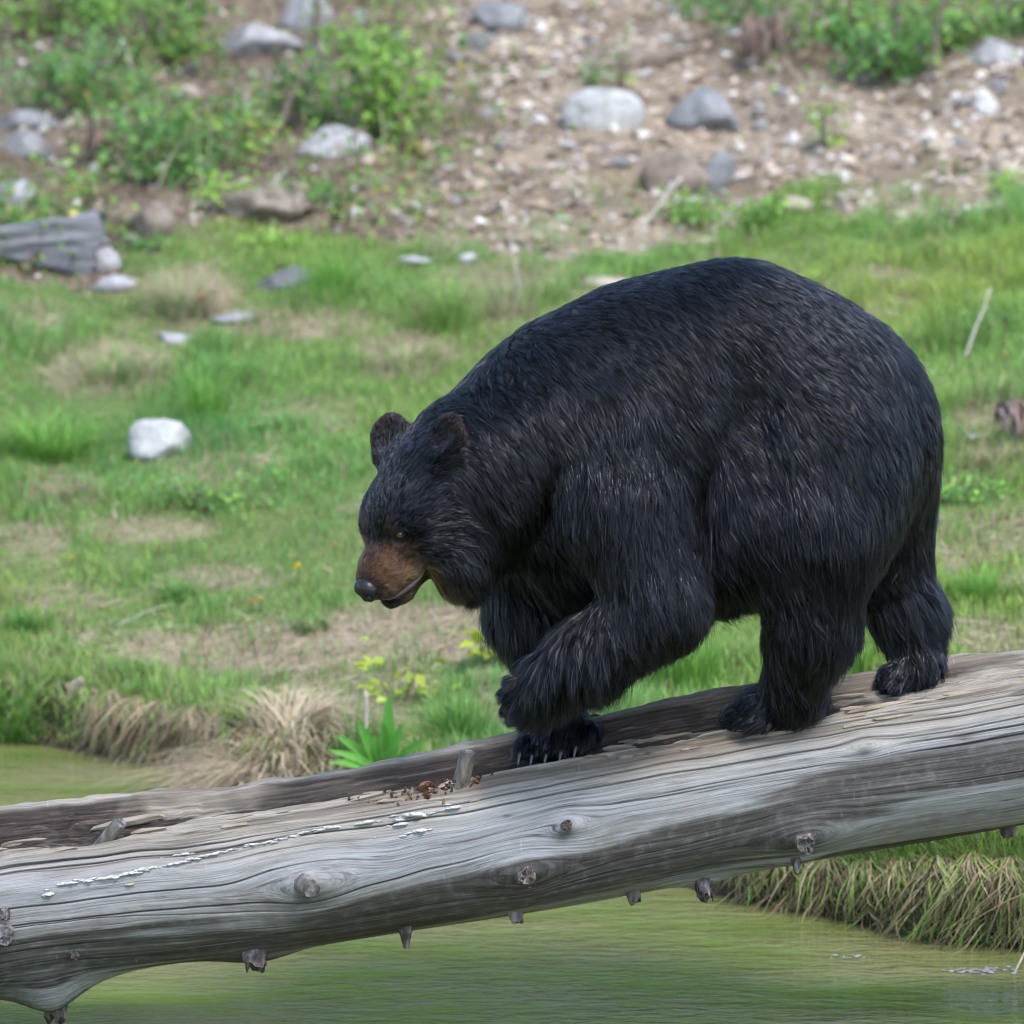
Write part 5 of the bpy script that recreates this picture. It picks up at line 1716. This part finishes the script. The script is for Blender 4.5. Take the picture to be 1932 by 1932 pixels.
# low leafy ground cover of the undergrowth, one mass
r2 = np.random.default_rng(61)
x, y = sample_ground(90000, 17.2, r2)
dirt, strw, wood, px, py = zones(x, y)
den = sstep(-.12, .3, fbm(x * 1.9, y * 1.4, seed=97, octv=3))
keep = r2.random(len(x)) < np.maximum(wood * (.06 + .7 * den), .05 * dirt * (den > .6))
for r in ROCKS:
    keep &= ((px - r[0]) / (r[2] * .75)) ** 2 + ((py - r[1] + r[3] * .35) / (r[3] * .95)) ** 2 > 1
x, y, den = x[keep], y[keep], den[keep]; n = len(x)
c = np.stack([x, y, height(x, y) + .01 + r2.random(n) ** 1.5 * (.05 + .22 * den)], -1)
col = pal(LEAFG * 1.0, n, r2) * (1 + .5 * fbm(x * 5, y * 5, seed=98, octv=2)[:, None])
k = r2.random(n) < .3; col[k] = pal(np.array([(.26, .19, .12), (.16, .10, .065), (.12, .08, .05), (.38, .33, .08)]), k.sum(), r2)
tag(leaf_cloud('ground_cover', c, r2.normal(size=(n, 3)) * [1, 1, .5], np.array([0, -.4, 1.0]) + .5 * r2.normal(size=(n, 3)), r2.uniform(.025, .06, n), col), kind='stuff')


# thin dead stems standing in the undergrowth and on the dirt, one mass
r2 = np.random.default_rng(62)
x, y = sample_ground(16000, 17.0, r2)
dirt, strw, wood, px, py = zones(x, y)
keep = r2.random(len(x)) < wood * .30 + .05 * dirt
x, y = x[keep], y[keep]; n = len(x)
p, sd = blade_curves(np.stack([x, y, height(x, y)], -1), r2.uniform(.08, .5, n) * r2.random(n) ** .5, r2.uniform(0, 6.28, n), r2.uniform(.1, 1.2, n), 5)
tag(ribbons('dead_stems', p, r2.uniform(.004, .010, n), sd, pal(np.array([(.20, .15, .11), (.34, .28, .2), (.12, .085, .06), (.16, .2, .06)]), n, r2), M_STRAW, prof=[1, .9, .8, .7]), kind='stuff')


# broadleaf plant behind the log
def leaf_blade(name, base, d, L, W, bend, col, parent, seed):
    d = norm(np.array(d, float)); K = 9; t = np.linspace(0, 1, K)
    c = base + np.outer(t, d) * L + np.outer(-bend * L * t ** 2, [0, 0, 1])
    s_ = norm(np.cross(d, [0, -.8, .6])); wd = W * np.sin(np.pi * np.clip(t * .93 + .07, 0, 1)) ** .8
    u_ = np.cross(s_, d)
    V = np.concatenate([c - s_ * wd[:, None] / 2 + u_ * wd[:, None] * .18, c, c + s_ * wd[:, None] / 2 + u_ * wd[:, None] * .18])
    Q = [[j * K + i, j * K + i + 1, (j + 1) * K + i + 1, (j + 1) * K + i] for j in range(2) for i in range(K - 1)]
    me = fast_mesh(name, V, Q)
    set_color(me, 'tint', np.tile(np.array(col), (len(V), 1)))
    return link(name, me, M_LEAF, parent)


g = ground_hit(728, 1462)[0]; sc = project(g[None])[2][0] / FPX
bp = D.objects.new('broadleaf_plant', None); COL.objects.link(bp); bp.location = g
r2 = np.random.default_rng(9)
for i, (dx, dy, w) in enumerate(((-80, 40, 14), (-70, 75, 15), (-30, 105, 16), (4, 145, 18), (30, 105, 15), (-60, 18, 14), (60, 80, 14), (70, 40, 14), (-18, 70, 16), (22, 60, 14), (-84, 58, 12), (48, 20, 13), (-5, 100, 15))):
    leaf_blade('leaf', r2.normal(0, .012, 3) * np.array([1, 1, 0]), (dx * sc, -.03 - .05 * r2.random(), dy * sc), math.hypot(dx, dy) * sc * 1.35, w * sc * 1.35, .16, np.array((.11, .30, .045)) * r2.uniform(.75, 1.35), bp, i)
tag(bp, 'broadleaf plant with long pointed bright green leaves standing behind the log', 'plant')

# dandelions
M_PETAL = NT('flower_petals'); M_PETAL.bsdf(M_PETAL.attr('tint'), .6, spec=.2); M_PETAL = M_PETAL.m
M_STEM = NT('flower_stem'); M_STEM.bsdf((.06, .09, .025), .7, spec=.3); M_STEM = M_STEM.m
for i, (px, pyb, h, r, c, lab) in enumerate((
        (560, 1112, 40, 10, (.75, .60, .05), 'yellow dandelion on a tall dark stem in the lawn'),
        (490, 1156, 22, 8, (.66, .58, .08), 'small yellow dandelion next to an orange flower head'),
        (474, 1156, 18, 8, (.70, .38, .10), 'orange flower head next to the small yellow dandelion'),
        (630, 1052, 20, 7, (.68, .42, .10), 'orange flower head in the lawn close to the muzzle'),
        (133, 1072, 18, 7, (.72, .55, .08), 'small yellow dandelion alone in the lawn below the brown tussock'),
        (256, 896, 20, 7, (.72, .66, .18), 'pale yellow dandelion at the foot of the round white boulder'),
        (1895, 690, 18, 7, (.6, .5, .1), 'dull yellow dandelion behind the rump'))):
    g = ground_hit(px, pyb)[0]; sc = project(g[None])[2][0] / FPX
    fl = D.objects.new('dandelion', None); COL.objects.link(fl); fl.location = g
    tube('stem', [np.array([0, 0, -.01]), np.array([.004, 0, h * sc * .5]), np.array([.002, 0, h * sc])], [.0025, .002, .002], M_STEM, fl, 5)
    n = 46; r2 = np.random.default_rng(i); a = r2.uniform(0, 6.283, n); el = r2.uniform(-.2, 1.4, n)
    d = np.stack([np.cos(a) * np.cos(el), np.sin(a) * np.cos(el), np.sin(el)], -1)
    c0 = np.array([.002, 0, h * sc]); L = r * sc * r2.uniform(.8, 1.2, n)
    p = np.stack([c0 + d * 0, c0 + d * L[:, None] * .6, c0 + d * L[:, None]], 1)
    ribbons('flower_head', p, L * .4, norm(np.cross(d, [.2, .3, 1])), np.tile(np.array(c), (n, 1)) * r2.uniform(.8, 1.1, (n, 1)), M_PETAL, fl, prof=[.6, 1])
    tag(fl, lab, 'flower')

# things on the water
def water_pt(px, py):
    d = ray([px], [py])[0]; return CAMP + d * (-CAM_Z / d[2])


M_SCUM_GLINT = simple_mat('white_scum_glint', [(.3, (.13, .135, .13)), (.6, (.26, .265, .265))], 40)
VV, TT = [], []
r2 = np.random.default_rng(3)
for cx, cy, w, n in ((1835, 1832, 110, 34), (1600, 1806, 60, 12), (240, 1434, 90, 14), (1880, 1836, 120, 10), (460, 1492, 60, 8)):  # leftmost group stands in for light reflecting off the water
    for i in range(n):
        p = water_pt(cx + r2.normal(0, w * .3), cy + r2.normal(0, 2.6)); s_ = r2.uniform(.002, .007)
        o = len(VV); VV += [p + np.array([s_ * 1.8 * math.cos(t) * r2.uniform(.6, 1.2), s_ * 1.5 * math.sin(t) * r2.uniform(.6, 1.2), .003]) for t in np.linspace(0, 6.283, 7)[:-1]] + [p + np.array([0, 0, .0055])]
        TT += [[o + k, o + (k + 1) % 6, o + 6] for k in range(6)]
tag(link('pond_scum_glint', fast_mesh('pond_scum_glint', np.array(VV), None, TT), M_SCUM_GLINT), kind='stuff')
a = water_pt(1905, 1842); b = water_pt(1990, 1790)
c = np.array([a, a * .6 + b * .4, b]) + np.array([[0, 0, -.02], [0, 0, .06], [0, 0, .10]])
tag(tube('reed_stem', c, [.003, .003, .002], M_TWIG_PALE, None, 6), 'bent pale reed stem dipping into the water beside white scum', 'reed')
for i, (x0, y0, x1, y1) in enumerate(((1398, 1660, 1440, 1682), (1530, 1700, 1600, 1716), (1660, 1735, 1745, 1662), (1790, 1785, 1990, 1640))):
    a = water_pt(x0, y0) + np.array([0, .03, 0]); b = a + np.array([(x1 - x0) / 640, .05, (y0 - y1) / 640 + .02])
    lab = ('short pale straw stem floating at the bank below the log', 'dark twig lying flat on the water under the bank', 'long straw stem leaning from the water to the bank', 'longest straw stem propped on the bank near the corner')[i]
    tag(tube('straw_stem', np.array([a, (a + b) / 2 + np.array([0, 0, .01]), b]), [.004, .004, .003], (M_TWIG_PALE, M_BARK)[i == 1], None, 6), lab, 'straw')

# ------------------------------------------------------------------ wooded slope above the frame (seen only in the water)
r2 = np.random.default_rng(44)
n = 65000
x = r2.uniform(-9, 9, n); y = 16.8 + 15 * r2.random(n) ** 1.3
cl = fbm(x * .7, y * .5, seed=95, octv=3)
z = height(x, y) + r2.random(n) ** .8 * (1.8 + 1.6 * cl + .35 * (y - 16.6))
k = z > height(x, y)
c = np.stack([x, y, z], -1)[k]; n = len(c)
col = pal(LEAFG * np.array([1.9, 1.75, 1.5]), n, r2) * (1 + .5 * fbm(c[:, 0] * 1.5, c[:, 1], c[:, 2] * 1.5, seed=96, octv=2)[:, None])
wl_ = leaf_cloud('woodland', c, r2.normal(size=(n, 3)), np.array([0, -.6, .8]) + .5 * r2.normal(size=(n, 3)), r2.uniform(.18, .42, n), col)
tag(wl_, kind='stuff')
